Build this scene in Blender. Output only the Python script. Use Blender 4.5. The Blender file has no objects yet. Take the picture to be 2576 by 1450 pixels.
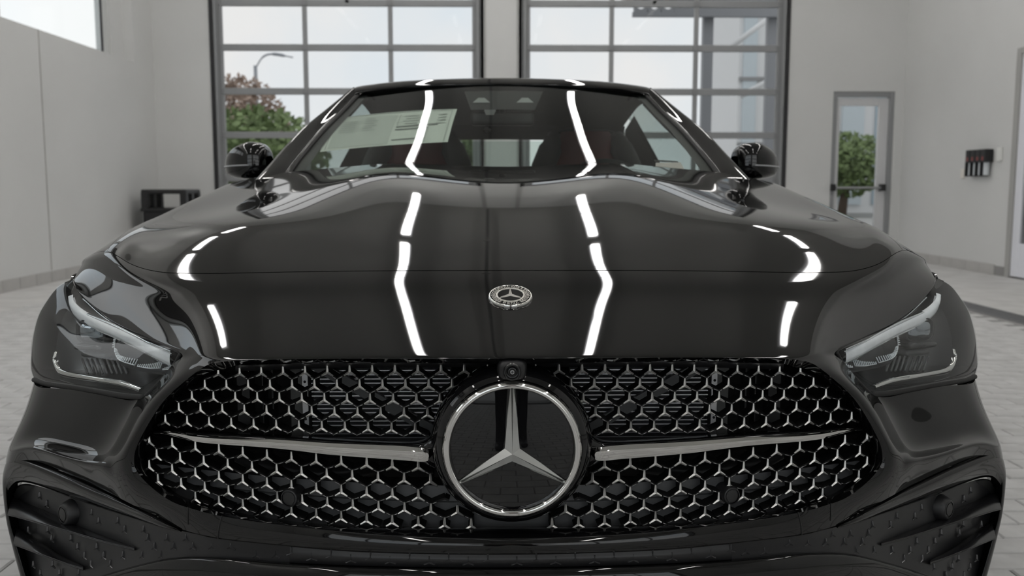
import bpy, bmesh, math, random
from mathutils import Vector, Matrix

random.seed(7)
SC = bpy.context.scene
COL = SC.collection

# ------------------------------------------------------------------ camera
CAM_X, CAM_Y, CAM_H = -0.021, -1.25, 0.946
FOC = 2290.0                      # focal length in pixels of the 2576 px wide frame
PITCH = math.atan(257.0 / FOC)
YAW = math.atan(38.0 / FOC)
cam_d = bpy.data.cameras.new('camera')
cam = bpy.data.objects.new('camera', cam_d)
COL.objects.link(cam)
cam.location = (CAM_X, CAM_Y, CAM_H)
cam.rotation_euler = (math.pi / 2 - PITCH, 0, -YAW)
cam_d.sensor_width = 36.0
cam_d.lens = 36.0 * FOC / 2576.0
cam_d.clip_start = 0.02
cam_d.clip_end = 400
cam_d.dof.use_dof = True
cam_d.dof.focus_distance = 1.42
cam_d.dof.aperture_fstop = 6.5
SC.camera = cam

# ------------------------------------------------------------------ view
SC.view_settings.view_transform = 'Standard'
SC.view_settings.look = 'None'
SC.view_settings.gamma = 1.0
SC.view_settings.use_curve_mapping = False
SC.view_settings.exposure = 0.0

# ------------------------------------------------------------------ sky: bright thin cloud with pale blue gaps
world = bpy.data.worlds.new('sky')
SC.world = world
world.use_nodes = True
nt = world.node_tree
nt.nodes.clear()
w_out = nt.nodes.new('ShaderNodeOutputWorld')
w_bg = nt.nodes.new('ShaderNodeBackground')
w_co = nt.nodes.new('ShaderNodeTexCoord')
w_no = nt.nodes.new('ShaderNodeTexNoise')
w_no.inputs['Scale'].default_value = 2.6
w_no.inputs['Detail'].default_value = 6.0
w_no.inputs['Roughness'].default_value = 0.55
w_ra = nt.nodes.new('ShaderNodeValToRGB')
w_ra.color_ramp.elements[0].position = 0.36
w_ra.color_ramp.elements[0].color = (0.71, 0.775, 0.83, 1)
w_ra.color_ramp.elements[1].position = 0.56
w_ra.color_ramp.elements[1].color = (0.82, 0.82, 0.82, 1)
nt.links.new(w_co.outputs['Generated'], w_no.inputs['Vector'])
nt.links.new(w_no.outputs['Fac'], w_ra.inputs['Fac'])
nt.links.new(w_ra.outputs['Color'], w_bg.inputs['Color'])
w_bg.inputs['Strength'].default_value = 2.1
nt.links.new(w_bg.outputs['Background'], w_out.inputs['Surface'])

# ------------------------------------------------------------------ materials
MATS = {}
def mat(name, col=(0.5, 0.5, 0.5), rough=0.5, metal=0.0, spec=0.5, emit=None, estr=0.0,
        noise=None, bump=None, trans=0.0, alpha=1.0, coat=0.0, ior=1.5):
    """procedural principled material; noise=(scale, amount) varies the colour, bump=(scale, strength, distance)"""
    if name in MATS:
        return MATS[name]
    m = bpy.data.materials.new(name)
    m.use_nodes = True
    n = m.node_tree
    b = n.nodes['Principled BSDF']
    b.inputs['Base Color'].default_value = (*col, 1)
    b.inputs['Roughness'].default_value = rough
    b.inputs['Metallic'].default_value = metal
    b.inputs['Specular IOR Level'].default_value = spec
    b.inputs['IOR'].default_value = ior
    b.inputs['Transmission Weight'].default_value = trans
    b.inputs['Coat Weight'].default_value = coat
    b.inputs['Coat Roughness'].default_value = 0.02
    if emit:
        b.inputs['Emission Color'].default_value = (*emit, 1)
        b.inputs['Emission Strength'].default_value = estr
    if noise or bump:
        tc = n.nodes.new('ShaderNodeTexCoord')
    if noise:
        t = n.nodes.new('ShaderNodeTexNoise')
        t.inputs['Scale'].default_value = noise[0]
        t.inputs['Detail'].default_value = 5
        r = n.nodes.new('ShaderNodeValToRGB')
        a = noise[1]
        r.color_ramp.elements[0].position = 0.3
        r.color_ramp.elements[1].position = 0.7
        r.color_ramp.elements[0].color = (*[c * (1 - a) for c in col], 1)
        r.color_ramp.elements[1].color = (*[min(1, c * (1 + a)) for c in col], 1)
        n.links.new(tc.outputs['Object'], t.inputs['Vector'])
        n.links.new(t.outputs['Fac'], r.inputs['Fac'])
        n.links.new(r.outputs['Color'], b.inputs['Base Color'])
    if bump:
        t2 = n.nodes.new('ShaderNodeTexNoise')
        t2.inputs['Scale'].default_value = bump[0]
        t2.inputs['Detail'].default_value = 3
        bp = n.nodes.new('ShaderNodeBump')
        bp.inputs['Strength'].default_value = bump[1]
        bp.inputs['Distance'].default_value = bump[2]
        n.links.new(tc.outputs['Object'], t2.inputs['Vector'])
        n.links.new(t2.outputs['Fac'], bp.inputs['Height'])
        n.links.new(bp.outputs['Normal'], b.inputs['Normal'])
    MATS[name] = m
    return m

def glass_mat(name, tint=(0.9, 0.95, 0.93), rough=0.0, ior=1.45):
    """thin pane: see-through with a Fresnel reflection"""
    if name in MATS:
        return MATS[name]
    m = bpy.data.materials.new(name)
    m.use_nodes = True
    n = m.node_tree
    n.nodes.clear()
    o = n.nodes.new('ShaderNodeOutputMaterial')
    mx = n.nodes.new('ShaderNodeMixShader')
    tr = n.nodes.new('ShaderNodeBsdfTransparent')
    gl = n.nodes.new('ShaderNodeBsdfGlossy')
    fr = n.nodes.new('ShaderNodeFresnel')
    # the same reflectance from both sides of the pane
    ge = n.nodes.new('ShaderNodeNewGeometry')
    m1 = n.nodes.new('ShaderNodeMath'); m1.operation = 'MULTIPLY_ADD'
    m1.inputs[1].default_value = -2.0; m1.inputs[2].default_value = 1.0
    m2 = n.nodes.new('ShaderNodeMath'); m2.operation = 'POWER'
    m2.inputs[0].default_value = ior
    n.links.new(ge.outputs['Backfacing'], m1.inputs[0])
    n.links.new(m1.outputs[0], m2.inputs[1])
    n.links.new(m2.outputs[0], fr.inputs['IOR'])
    tr.inputs['Color'].default_value = (*tint, 1)
    gl.inputs['Roughness'].default_value = rough
    n.links.new(fr.outputs['Fac'], mx.inputs['Fac'])
    n.links.new(tr.outputs['BSDF'], mx.inputs[1])
    n.links.new(gl.outputs['BSDF'], mx.inputs[2])
    n.links.new(mx.outputs['Shader'], o.inputs['Surface'])
    MATS[name] = m
    return m

M_PAINT = mat('black_gloss_paint', (0.0035, 0.0035, 0.0036), rough=0.03, spec=0.55)
M_PIANO = mat('piano_black_plastic', (0.004, 0.004, 0.0045), rough=0.05)
M_SATIN = mat('satin_black_plastic', (0.012, 0.012, 0.013), rough=0.38, bump=(900, 0.08, 0.0005))
M_DARK = mat('matte_black_plastic', (0.008, 0.008, 0.008), rough=0.6)
M_CHROME = mat('chrome', (0.72, 0.71, 0.69), rough=0.06, metal=1.0)
M_STARM = mat('satin_silver', (0.95, 0.94, 0.92), rough=0.38, metal=1.0)
M_RUBBER = mat('black_rubber', (0.01, 0.01, 0.01), rough=0.7)

# ------------------------------------------------------------------ helpers
def mesh_of(name, verts, faces, smooth=True):
    me = bpy.data.meshes.new(name)
    me.from_pydata([tuple(v) for v in verts], [], faces)
    me.update()
    if smooth:
        me.polygons.foreach_set('use_smooth', [True] * len(me.polygons))
    return me

def link(name, me, m=None, parent=None, label=None, cat=None, group=None, kind=None):
    o = bpy.data.objects.new(name, me)
    COL.objects.link(o)
    if m is not None and me is not None and len(me.materials) == 0:
        me.materials.append(m)
    if parent is not None:
        o.parent = parent
        o.matrix_parent_inverse = Matrix.Translation(-WORLD_LOC[parent.name])
    WORLD_LOC[o.name] = Vector((0, 0, 0))
    if label: o['label'] = label
    if cat: o['category'] = cat
    if group: o['group'] = group
    if kind: o['kind'] = kind
    return o
WORLD_LOC = {}

def empty(name, loc, label=None, cat=None, group=None, kind=None):
    o = bpy.data.objects.new(name, None)
    COL.objects.link(o)
    o.location = loc
    o.empty_display_size = 0.1
    WORLD_LOC[o.name] = Vector(loc)
    if label: o['label'] = label
    if cat: o['category'] = cat
    if group: o['group'] = group
    if kind: o['kind'] = kind
    return o

class MB:
    """collects simple shapes in one bmesh"""
    def __init__(self):
        self.v, self.f = [], []
    def box(self, x0, x1, y0, y1, z0, z1, bev=0.0):
        if x0 > x1: x0, x1 = x1, x0
        if y0 > y1: y0, y1 = y1, y0
        if z0 > z1: z0, z1 = z1, z0
        b = len(self.v)
        if bev <= 0:
            self.v += [(x, y, z) for z in (z0, z1) for y in (y0, y1) for x in (x0, x1)]
            for q in ((0, 2, 3, 1), (4, 5, 7, 6), (0, 1, 5, 4), (2, 6, 7, 3), (0, 4, 6, 2), (1, 3, 7, 5)):
                self.f.append([b + i for i in q])
        else:
            bm = bmesh.new()
            bmesh.ops.create_cube(bm, size=1)
            for v in bm.verts:
                v.co = ((x0 + x1) / 2 + v.co.x * (x1 - x0), (y0 + y1) / 2 + v.co.y * (y1 - y0), (z0 + z1) / 2 + v.co.z * (z1 - z0))
            bmesh.ops.bevel(bm, geom=bm.edges[:], offset=bev, segments=2, affect='EDGES', profile=0.6)
            bm.verts.index_update()
            self.v += [tuple(v.co) for v in bm.verts]
            self.f += [[b + v.index for v in f.verts] for f in bm.faces]
            bm.free()
        return self
    def prism(self, poly, axis_from, axis_to):
        """poly: list of Vectors (3D), extruded by the vector axis_to - axis_from"""
        b = len(self.v); n = len(poly)
        d = Vector(axis_to) - Vector(axis_from)
        self.v += [tuple(p) for p in poly] + [tuple(Vector(p) + d) for p in poly]
        self.f.append([b + i for i in range(n)][::-1])
        self.f.append([b + n + i for i in range(n)])
        for i in range(n):
            j = (i + 1) % n
            self.f.append([b + i, b + j, b + n + j, b + n + i])
        return self
    def tube(self, pts, r, seg=8, closed=False, flat=None):
        pts = [Vector(p) for p in pts]
        n = len(pts); b = len(self.v)
        rr = r if isinstance(r, (list, tuple)) else [r] * n
        up = Vector((0, 0, 1))
        for i, p in enumerate(pts):
            if closed:
                t = (pts[(i + 1) % n] - pts[i - 1])
            else:
                t = pts[min(i + 1, n - 1)] - pts[max(i - 1, 0)]
            t.normalize()
            a = up if abs(t.dot(up)) < 0.95 else Vector((0, 1, 0))
            s = t.cross(a).normalized(); u = s.cross(t).normalized()
            for k in range(seg):
                an = 2 * math.pi * k / seg
                e = flat if flat else 1.0
                self.v.append(tuple(p + s * (math.cos(an) * rr[i]) + u * (math.sin(an) * rr[i] * e)))
        m = n if closed else n - 1
        for i in range(m):
            for k in range(seg):
                i2 = (i + 1) % n; k2 = (k + 1) % seg
                self.f.append([b + i * seg + k, b + i * seg + k2, b + i2 * seg + k2, b + i2 * seg + k])
        if not closed:
            self.f.append([b + k for k in range(seg)][::-1])
            self.f.append([b + (n - 1) * seg + k for k in range(seg)])
        return self
    def lathe(self, prof, centre, axis, xdir, seg=48, cap0=False, cap1=False):
        """prof: (radius, height along axis)"""
        c = Vector(centre); ax = Vector(axis).normalized(); xd = Vector(xdir).normalized(); yd = ax.cross(xd)
        b = len(self.v)
        for r, h in prof:
            for k in range(seg):
                an = 2 * math.pi * k / seg
                self.v.append(tuple(c + ax * h + xd * (r * math.cos(an)) + yd * (r * math.sin(an))))
        for i in range(len(prof) - 1):
            for k in range(seg):
                k2 = (k + 1) % seg
                self.f.append([b + i * seg + k, b + i * seg + k2, b + (i + 1) * seg + k2, b + (i + 1) * seg + k])
        if cap0: self.f.append([b + k for k in range(seg)][::-1])
        if cap1: self.f.append([b + (len(prof) - 1) * seg + k for k in range(seg)])
        return self
    def grid(self, rows, closed=False):
        b = len(self.v); n = len(rows[0])
        for r in rows:
            self.v += [tuple(p) for p in r]
        for i in range(len(rows) - 1):
            for k in range(n - 1 if not closed else n):
                k2 = (k + 1) % n
                self.f.append([b + i * n + k, b + i * n + k2, b + (i + 1) * n + k2, b + (i + 1) * n + k])
        return self
    def mirrored(self):
        b = len(self.v)
        self.v += [(-x, y, z) for x, y, z in self.v]
        self.f += [[b + i for i in f[::-1]] for f in self.f[:]]
        return self
    def flip(self):
        self.v = [(-x, y, z) for x, y, z in self.v]
        self.f = [f[::-1] for f in self.f]
        return self
    def mesh(self, name, smooth=False, fix=True, angle=None):
        me = mesh_of(name, self.v, self.f, smooth)
        if fix:
            bm = bmesh.new(); bm.from_mesh(me)
            bmesh.ops.recalc_face_normals(bm, faces=bm.faces[:])
            bm.to_mesh(me); bm.free()
        if angle is not None:
            me.polygons.foreach_set('use_smooth', [True] * len(me.polygons))
            bm = bmesh.new(); bm.from_mesh(me)
            for e in bm.edges:
                if len(e.link_faces) == 2 and e.calc_face_angle(0) > math.radians(angle):
                    e.smooth = False
            bm.to_mesh(me); bm.free()
        return me
    def build(self, name, m, parent=None, smooth=False, angle=None, fix=True, **kw):
        return link(name, self.mesh(name, smooth, fix, angle), m, parent, **kw)

def P(u, v, Y):
    """a point of the car's right half at distance Y behind the nose that is seen u px beside the car's middle and at row v"""
    t = (725.0 - v) / FOC
    s = (Y - CAM_Y) / (math.cos(PITCH) + t * math.sin(PITCH))
    return Vector((u * s / FOC, Y, CAM_H + s * (-math.sin(PITCH) + t * math.cos(PITCH))))

def lerp(a, b, t):
    return a + (b - a) * t

def spline(pts, n):
    """Catmull-Rom through pts (Vectors), n points per segment"""
    pts = [Vector(p) for p in pts]
    out = []
    for i in range(len(pts) - 1):
        p0 = pts[i - 1] if i > 0 else pts[0] * 2 - pts[1]
        p1, p2 = pts[i], pts[i + 1]
        p3 = pts[i + 2] if i + 2 < len(pts) else pts[-1] * 2 - pts[-2]
        for k in range(n):
            t = k / n
            out.append(0.5 * ((2 * p1) + (p2 - p0) * t + (2 * p0 - 5 * p1 + 4 * p2 - p3) * t * t + (3 * p1 - p0 - 3 * p2 + p3) * t ** 3))
    out.append(pts[-1].copy())
    return out

def interp(xs, ys, x):
    if x <= xs[0]: return ys[0]
    for i in range(len(xs) - 1):
        if x <= xs[i + 1]:
            return ys[i] + (ys[i + 1] - ys[i]) * (x - xs[i]) / (xs[i + 1] - xs[i])
    return ys[-1]

def subdivide(verts, faces, panels, level, creases=None, iters=3, relax=0.75):
    """Catmull-Clark surface of a cage; the cage is nudged so that the surface passes close to the given points.
    Returns (list of coordinates, list of faces, list of panel ids)."""
    target = [Vector(v) for v in verts]
    cur = [v.copy() for v in target]
    def run(co, lv):
        me = bpy.data.meshes.new('cage')
        me.from_pydata([tuple(c) for c in co], [], faces)
        me.update()
        for i, p in enumerate(me.polygons): p.material_index = panels[i]
        if creases:
            at = me.attributes.new('crease_edge', 'FLOAT', 'EDGE')
            for e in me.edges:
                k = (min(e.vertices), max(e.vertices))
                at.data[e.index].value = creases.get(k, 0.0)
        for _ in range(max(1, max(panels) + 1)):
            me.materials.append(None)
        ob = bpy.data.objects.new('cage', me)
        COL.objects.link(ob)
        md = ob.modifiers.new('s', 'SUBSURF')
        md.levels = lv; md.render_levels = lv
        md.boundary_smooth = 'PRESERVE_CORNERS'
        dg = bpy.context.evaluated_depsgraph_get()
        ev = ob.evaluated_get(dg)
        m2 = ev.to_mesh()
        c2 = [v.co.copy() for v in m2.vertices]
        f2 = [tuple(p.vertices) for p in m2.polygons]
        p2 = [p.material_index for p in m2.polygons]
        ev.to_mesh_clear()
        bpy.data.objects.remove(ob); bpy.data.meshes.remove(me)
        return c2, f2, p2
    for _ in range(iters):
        c2, _, _ = run(cur, 2)
        for i in range(len(cur)):
            cur[i] += (target[i] - c2[i]) * relax
    return run(cur, level)

def panel_mesh(name, co, fs, pid, want, side=None, gap=0.0, flange=0.0):
    """one panel cut out of a subdivided surface, its rim pulled back by gap and folded inwards by flange"""
    idx = {}; vv = []; ff = []
    for f, p in zip(fs, pid):
        if p != want: continue
        if side is not None:
            cx = sum(co[i].x for i in f)
            if cx * side < 0: continue
        for i in f:
            if i not in idx:
                idx[i] = len(vv); vv.append(co[i])
        ff.append([idx[i] for i in f])
    bm = bmesh.new()
    bvs = [bm.verts.new(v) for v in vv]
    for f in ff: bm.faces.new([bvs[i] for i in f])
    bm.normal_update()
    bm.verts.index_update()
    be = [e for e in bm.edges if e.is_boundary]
    bset = {v for e in be for v in e.verts}
    nor = {v: v.normal.copy() for v in bset}
    if gap:
        mv = {}
        for v in bset:
            d = Vector((0, 0, 0))
            for e in v.link_edges:
                if not e.is_boundary: d += (e.other_vert(v).co - v.co).normalized()
            if d.length > 1e-6: mv[v] = d.normalized() * gap
        for v, d in mv.items(): v.co += d
    if flange:
        r = bmesh.ops.extrude_edge_only(bm, edges=be)
        nv = [g for g in r['geom'] if isinstance(g, bmesh.types.BMVert)]
        base = {}
        for v in nv:
            best = min((e.other_vert(v) for e in v.link_edges if e.other_vert(v) in nor), key=lambda w: (w.co - v.co).length, default=None)
            if best is not None: base[v] = nor[best]
        for v, n_ in base.items(): v.co -= n_ * flange
        for e in be: e.smooth = False
    me = bpy.data.meshes.new(name)
    bm.to_mesh(me); bm.free()
    me.polygons.foreach_set('use_smooth', [True] * len(me.polygons))
    return me

def dense(stations, n_along, n_across):
    """smooth grid through a list of cross-sections (each a list of Vectors)"""
    across = [spline(st, n_across) for st in stations]
    cols = list(zip(*across))
    along = [spline(list(c), n_along) for c in cols]
    return [list(r) for r in zip(*along)]

def coons(e0, e1, f0, f1, nu, nv, bulge=None):
    """patch between edge e0 (v=0) and e1 (v=1), sides f0 (u=0) and f1 (u=1); all resampled"""
    def resample(pl, n):
        L = [0.0]
        for a, b in zip(pl, pl[1:]): L.append(L[-1] + (b - a).length)
        out = []
        for i in range(n + 1):
            t = L[-1] * i / n
            j = 0
            while j < len(L) - 2 and L[j + 1] < t: j += 1
            q = (t - L[j]) / max(1e-9, L[j + 1] - L[j])
            out.append(pl[j].lerp(pl[j + 1], min(1, max(0, q))))
        return out
    A, B, C, D = resample(e0, nu), resample(e1, nu), resample(f0, nv), resample(f1, nv)
    rows = []
    for j in range(nv + 1):
        v = j / nv; row = []
        for i in range(nu + 1):
            u = i / nu
            p = A[i] * (1 - v) + B[i] * v + C[j] * (1 - u) + D[j] * u - (A[0] * (1 - u) * (1 - v) + A[-1] * u * (1 - v) + B[0] * (1 - u) * v + B[-1] * u * v)
            if bulge: p = p + bulge(u, v)
            row.append(p)
        rows.append(row)
    return rows
# ================================================================== the room
XL, XR, YB, YF, ZC = -4.42, 5.30, 10.75, -6.0, 5.7
TH = 0.25
M_WALL = mat('painted_wall', (0.60, 0.602, 0.592), rough=0.7, noise=(0.7, 0.035), bump=(60, 0.05, 0.002))
M_CEIL = mat('painted_ceiling', (0.39, 0.387, 0.375), rough=0.8, noise=(0.5, 0.03))
M_CONC = mat('concrete_apron', (0.52, 0.515, 0.505), rough=0.75, noise=(5, 0.10), bump=(80, 0.1, 0.002))
M_PAVE = mat('grey_paver', (0.50, 0.50, 0.495), rough=0.62, noise=(9, 0.14), bump=(120, 0.15, 0.001))
M_JOINT = mat('sand_joint', (0.26, 0.255, 0.25), rough=0.95)
M_TILE = mat('base_tile', (0.42, 0.41, 0.395), rough=0.5, noise=(6, 0.06))
M_ALU = mat('anodised_aluminium', (0.27, 0.275, 0.28), rough=0.4, metal=0.15)
M_ALUD = mat('grey_rail_paint', (0.24, 0.243, 0.247), rough=0.45, metal=0.3)
M_WHITE = mat('white_door_paint', (0.74, 0.75, 0.80), rough=0.45)
M_SEAL = mat('dark_seal', (0.03, 0.03, 0.032), rough=0.7)
M_PANE = glass_mat('tinted_pane', (0.69, 0.69, 0.688), 0.0, 1.08)
M_CLEAR = glass_mat('clear_pane', (0.97, 0.98, 0.98), 0.0, 1.08)
M_HIGH = glass_mat('high_window_pane', (0.75, 0.76, 0.76), 0.0, 1.08)
M_BLKP = mat('black_plastic', (0.012, 0.012, 0.013), rough=0.45)

def wall_with_holes(name, axis, at0, at1, a0, a1, z0, z1, holes, m):
    """a wall slab across axis 'x' or 'y' between at0 and at1, cut by rectangular holes (a0,a1,z0,z1)"""
    mb = MB()
    cuts_a = sorted({a0, a1, *[h[0] for h in holes], *[h[1] for h in holes]})
    cuts_z = sorted({z0, z1, *[h[2] for h in holes], *[h[3] for h in holes]})
    for i in range(len(cuts_a) - 1):
        for j in range(len(cuts_z) - 1):
            ca, cz = (cuts_a[i] + cuts_a[i + 1]) / 2, (cuts_z[j] + cuts_z[j + 1]) / 2
            if any(h[0] < ca < h[1] and h[2] < cz < h[3] for h in holes): continue
            if axis == 'y':
                mb.box(cuts_a[i], cuts_a[i + 1], at0, at1, cuts_z[j], cuts_z[j + 1])
            else:
                mb.box(at0, at1, cuts_a[i], cuts_a[i + 1], cuts_z[j], cuts_z[j + 1])
    me = mb.mesh(name)
    bm = bmesh.new(); bm.from_mesh(me)
    bmesh.ops.remove_doubles(bm, verts=bm.verts[:], dist=1e-5)
    # drop the faces where two boxes touch
    seen = {}
    for f in bm.faces:
        seen.setdefault(tuple(round(c, 4) for c in f.calc_center_median()), []).append(f)
    bmesh.ops.delete(bm, geom=[f for fs in seen.values() if len(fs) > 1 for f in fs], context='FACES')
    bm.to_mesh(me); bm.free()
    return link(name, me, m, kind='structure')

DOOR_Z = 4.403
GD1, GD2 = (-3.66, -0.22), (0.30, 3.74)      # the two glazed sectional doors
ED = (4.37, 5.18, 0.0, 2.17)                 # exit door in the back wall
wall_with_holes('wall_back', 'y', YB, YB + TH, XL - TH, XR + TH, 0, ZC, [(*GD1, 0, DOOR_Z), (*GD2, 0, DOOR_Z), ED], M_WALL)
wall_with_holes('wall_front', 'y', YF - TH, YF, XL - TH, XR + TH, 0, ZC, [(*GD1, 0, DOOR_Z), (*GD2, 0, DOOR_Z)], M_WALL)
WIN = (-1.2, 10.12, 2.44, 3.55)
wall_with_holes('wall_left', 'x', XL - TH, XL, YF, YB, 0, ZC, [WIN], M_WALL)
RD = (6.95, 8.16, 0.0, 2.34)
wall_with_holes('wall_right', 'x', XR, XR + TH, YF, YB, 0, ZC, [RD], M_WALL)
# joint groove of the left wall's panels
for i, y in enumerate((7.78, 3.2, -1.4)):
    MB().box(XL, XL + 0.004, y - 0.006, y + 0.006, 0.12, 2.44).build('trim_%d' % (i + 1), mat('joint_sealant', (0.34, 0.335, 0.32), rough=0.8), kind='structure')
MB().box(XL - TH, XR + TH, YF - TH, YB + TH, ZC, ZC + 0.2).build('ceiling', M_CEIL, kind='structure')

# ---------------------------------------------------------------- tiled base boards
def tiles(name, side):
    mb = MB()
    for a_, b_ in (((YF, YB),) if side < 0 else ((YF, RD[0] - 0.02), (RD[1] + 0.02, YB))):
        mb.box(*((XL, XL + 0.006) if side < 0 else (XR - 0.006, XR)), a_, b_, 0, 0.10)
    root = mb.build(name, M_JOINT, kind='structure')
    me = None
    y = YB - 0.3
    k = 0
    while y > 5.0:
        if side > 0 and RD[0] - 0.12 < y + 0.15 < RD[1] + 0.2:
            y -= 0.3; continue
        if me is None:
            me = MB().box(-0.006, 0.006, 0.003, 0.297, 0.0, 0.11, 0.003).mesh('base_tile')
        o = link('base_tile', me, M_TILE, root)
        o.location = ((XL + 0.010) if side < 0 else (XR - 0.010), y, 0)
        y -= 0.3
    return root
tiles('baseboard_left', -1)
tiles('baseboard_right', 1)

# ---------------------------------------------------------------- floor: concrete with pavers laid in a running bond
PX0, PX1 = -3.75, 3.62
fl = MB().box(XL - TH, XR + TH, YF - TH - 1.0, YB + TH + 1.0, -0.2, -0.006).build('floor', M_JOINT, kind='structure')
apr = MB().box(XL, PX0, YF, YB, -0.05, 0.0).box(PX1 + 0.22, XR, YF, YB, -0.05, 0.0).build('concrete_apron', M_CONC, fl)
PW, PD = 0.20, 0.10
def paver_mesh(sd):
    g = 0.0025; b = 0.004
    x0, x1, y0, y1 = g, PW - g, g, PD - g
    mb = MB()
    mb.v += [(x0, y0, -0.03), (x1, y0, -0.03), (x1, y1, -0.03), (x0, y1, -0.03),
             (x0, y0, -b), (x1, y0, -b), (x1, y1, -b), (x0, y1, -b),
             (x0 + b, y0 + b, 0), (x1 - b, y0 + b, 0), (x1 - b, y1 - b, 0), (x0 + b, y1 - b, 0)]
    for l in (0, 4):
        for i in range(4):
            j = (i + 1) % 4
            mb.f.append([l + i, l + j, l + 4 + j, l + 4 + i])
    mb.f.append([8, 9, 10, 11])
    return mb
pm = paver_mesh(0).mesh('paver')
spots = []
nr = int((YB - YF) / PD)
for r in range(nr):
    y = YF + r * PD
    x = PX0 - (PW / 2 if r % 2 else 0)
    while x < PX1:
        spots.append((x, y)); x += PW
spots = [(x, y) for x, y in spots if x >= PX0 - 0.001 and x + PW <= PX1 + 0.001]
half = [(PX0, YF + r * PD) for r in range(nr) if r % 2]
def seen_by(x, y):
    # beside the car and in front of the photographer
    return abs(x + PW / 2) > 0.98 and y > 0.7 and abs(x + PW / 2 + 0.02) < 0.60 * (y + 1.25)
vis = sorted([s for s in spots if seen_by(*s)], key=lambda s: s[1] + 1.25 + abs(s[0]) * 0.2)
near = set(vis[:300])
rnd = random.Random(3)
for (x, y) in vis[:300]:
    o = link('paver', pm, M_PAVE, fl)
    o.location = (x, y, rnd.uniform(-0.0015, 0.0008))
mb = MB()
for (x, y) in spots:
    if (x, y) in near: continue
    dz = rnd.uniform(-0.0015, 0.0008)
    b = len(mb.v)
    p = paver_mesh(0)
    mb.v += [(x + a, y + c, z + dz) for a, c, z in p.v]
    mb.f += [[b + i for i in f] for f in p.f]
for (x, y) in half:
    mb.box(x + 0.0025, x + PW / 2 - 0.0025, y + 0.0025, y + PD - 0.0025, -0.03, 0)
o = mb.build('pavers', M_PAVE, fl, fix=False)
o['kind'] = 'stuff'
# trench drain along the right hand side
dr = empty('trench_drain', (PX1 + 0.11, 3, 0), 'dark slotted steel drain grate running along the floor by right wall', 'drain')
MB().box(PX1, PX1 + 0.22, YF, YB, -0.05, -0.02).build('drain_channel', M_SEAL, dr)
gm = mat('galvanised_grate', (0.20, 0.20, 0.21), rough=0.5, metal=0.5)
mb = MB()
y = 2.0
while y < YB - 0.05:
    mb.box(PX1 + 0.02, PX1 + 0.20, y, y + 0.018, -0.02, 0.0); y += 0.034
mb.box(PX1, PX1 + 0.02, YF, YB, -0.02, 0.001).box(PX1 + 0.20, PX1 + 0.22, YF, YB, -0.02, 0.001)
o = mb.build('grate_bars', gm, dr); o['kind'] = 'stuff'

# ---------------------------------------------------------------- glazed sectional doors
def sectional_door(name, x0, x1, y, yo, detail=True, pane=None):
    """aluminium and glass overhead door; y the inner face, yo the way out (+1 or -1)"""
    d = empty(name, ((x0 + x1) / 2, y, 0), kind='structure')
    rows = [0.0, 0.486, 1.046, 1.606, 2.166, 2.722, 3.283, 3.843, DOOR_Z]
    cols = [x0 + 0.07, x0 + 0.07 + (x1 - x0 - 0.14) / 3, x0 + 0.07 + (x1 - x0 - 0.14) * 2 / 3, x1 - 0.07]
    ya, yb = y + yo * 0.05, y + yo * 0.10
    # jamb tracks
    for s, xx in ((1, x0), (-1, x1)):
        MB().box(xx, xx + s * 0.075, y + yo * 0.02, y + yo * 0.13, 0, DOOR_Z, 0.004).build('jamb', M_ALUD, d)
        MB().box(xx + s * 0.03, xx + s * 0.055, y - yo * 0.02, y + yo * 0.02, 0, DOOR_Z).build('track', M_ALU, d)
        MB().box(xx - s * 0.035, xx, y - yo * 0.012, y + yo * 0.03, 0, DOOR_Z).build('seal', M_SEAL if abs(xx) > 2 else mat('grey_seal', (0.22, 0.22, 0.22), rough=0.6), d)
    for i, z in enumerate(rows):
        h = 0.042
        MB().box(x0 + 0.07, x1 - 0.07, ya, yb, max(0, z - h), min(DOOR_Z, z + h), 0.006).build('rail', M_ALU, d)
    for j, x in enumerate(cols):
        w = 0.03 if j in (1, 2) else 0.045
        MB().box(x - w, x + w, ya + yo * 0.004, yb - yo * 0.004, 0, DOOR_Z, 0.006).build('stile', M_ALU, d)
        for z in rows[1:-1]:
            if detail:
                MB().box(x - 0.04, x + 0.04, ya - yo * 0.012, ya, z - 0.03, z + 0.03, 0.004).build('hinge', M_ALUD, d)
    xm = (cols[1] + cols[0]) / 2 + (cols[1] - cols[0])
    MB().box(xm - 0.022, xm + 0.022, ya, yb, rows[6], rows[7]).build('stile', M_ALU, d)
    pn = None
    for i in range(len(rows) - 1):
        for j in range(3):
            MB().box(cols[j] + 0.02, cols[j + 1] - 0.02, y + yo * 0.072, y + yo * 0.078, rows[i] + 0.03, rows[i + 1] - 0.03).build('pane', pane or M_PANE, d)
    return d
sectional_door('door_1', *GD1, YB, 1)
sectional_door('door_2', *GD2, YB, 1)
sectional_door('door_3', *GD1, YF, -1, False, M_CLEAR)
sectional_door('door_4', *GD2, YF, -1, False, M_CLEAR)
# pilaster strips on the pillar between the two doors
for i, x in enumerate((GD1[1] + 0.03, GD2[0] - 0.03)):
    MB().box(x - 0.03, x + 0.03, YB - 0.012, YB, 0, ZC).build('trim_%d' % (4 + i), mat('grey_trim', (0.40, 0.40, 0.39), rough=0.5), kind='structure')

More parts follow.
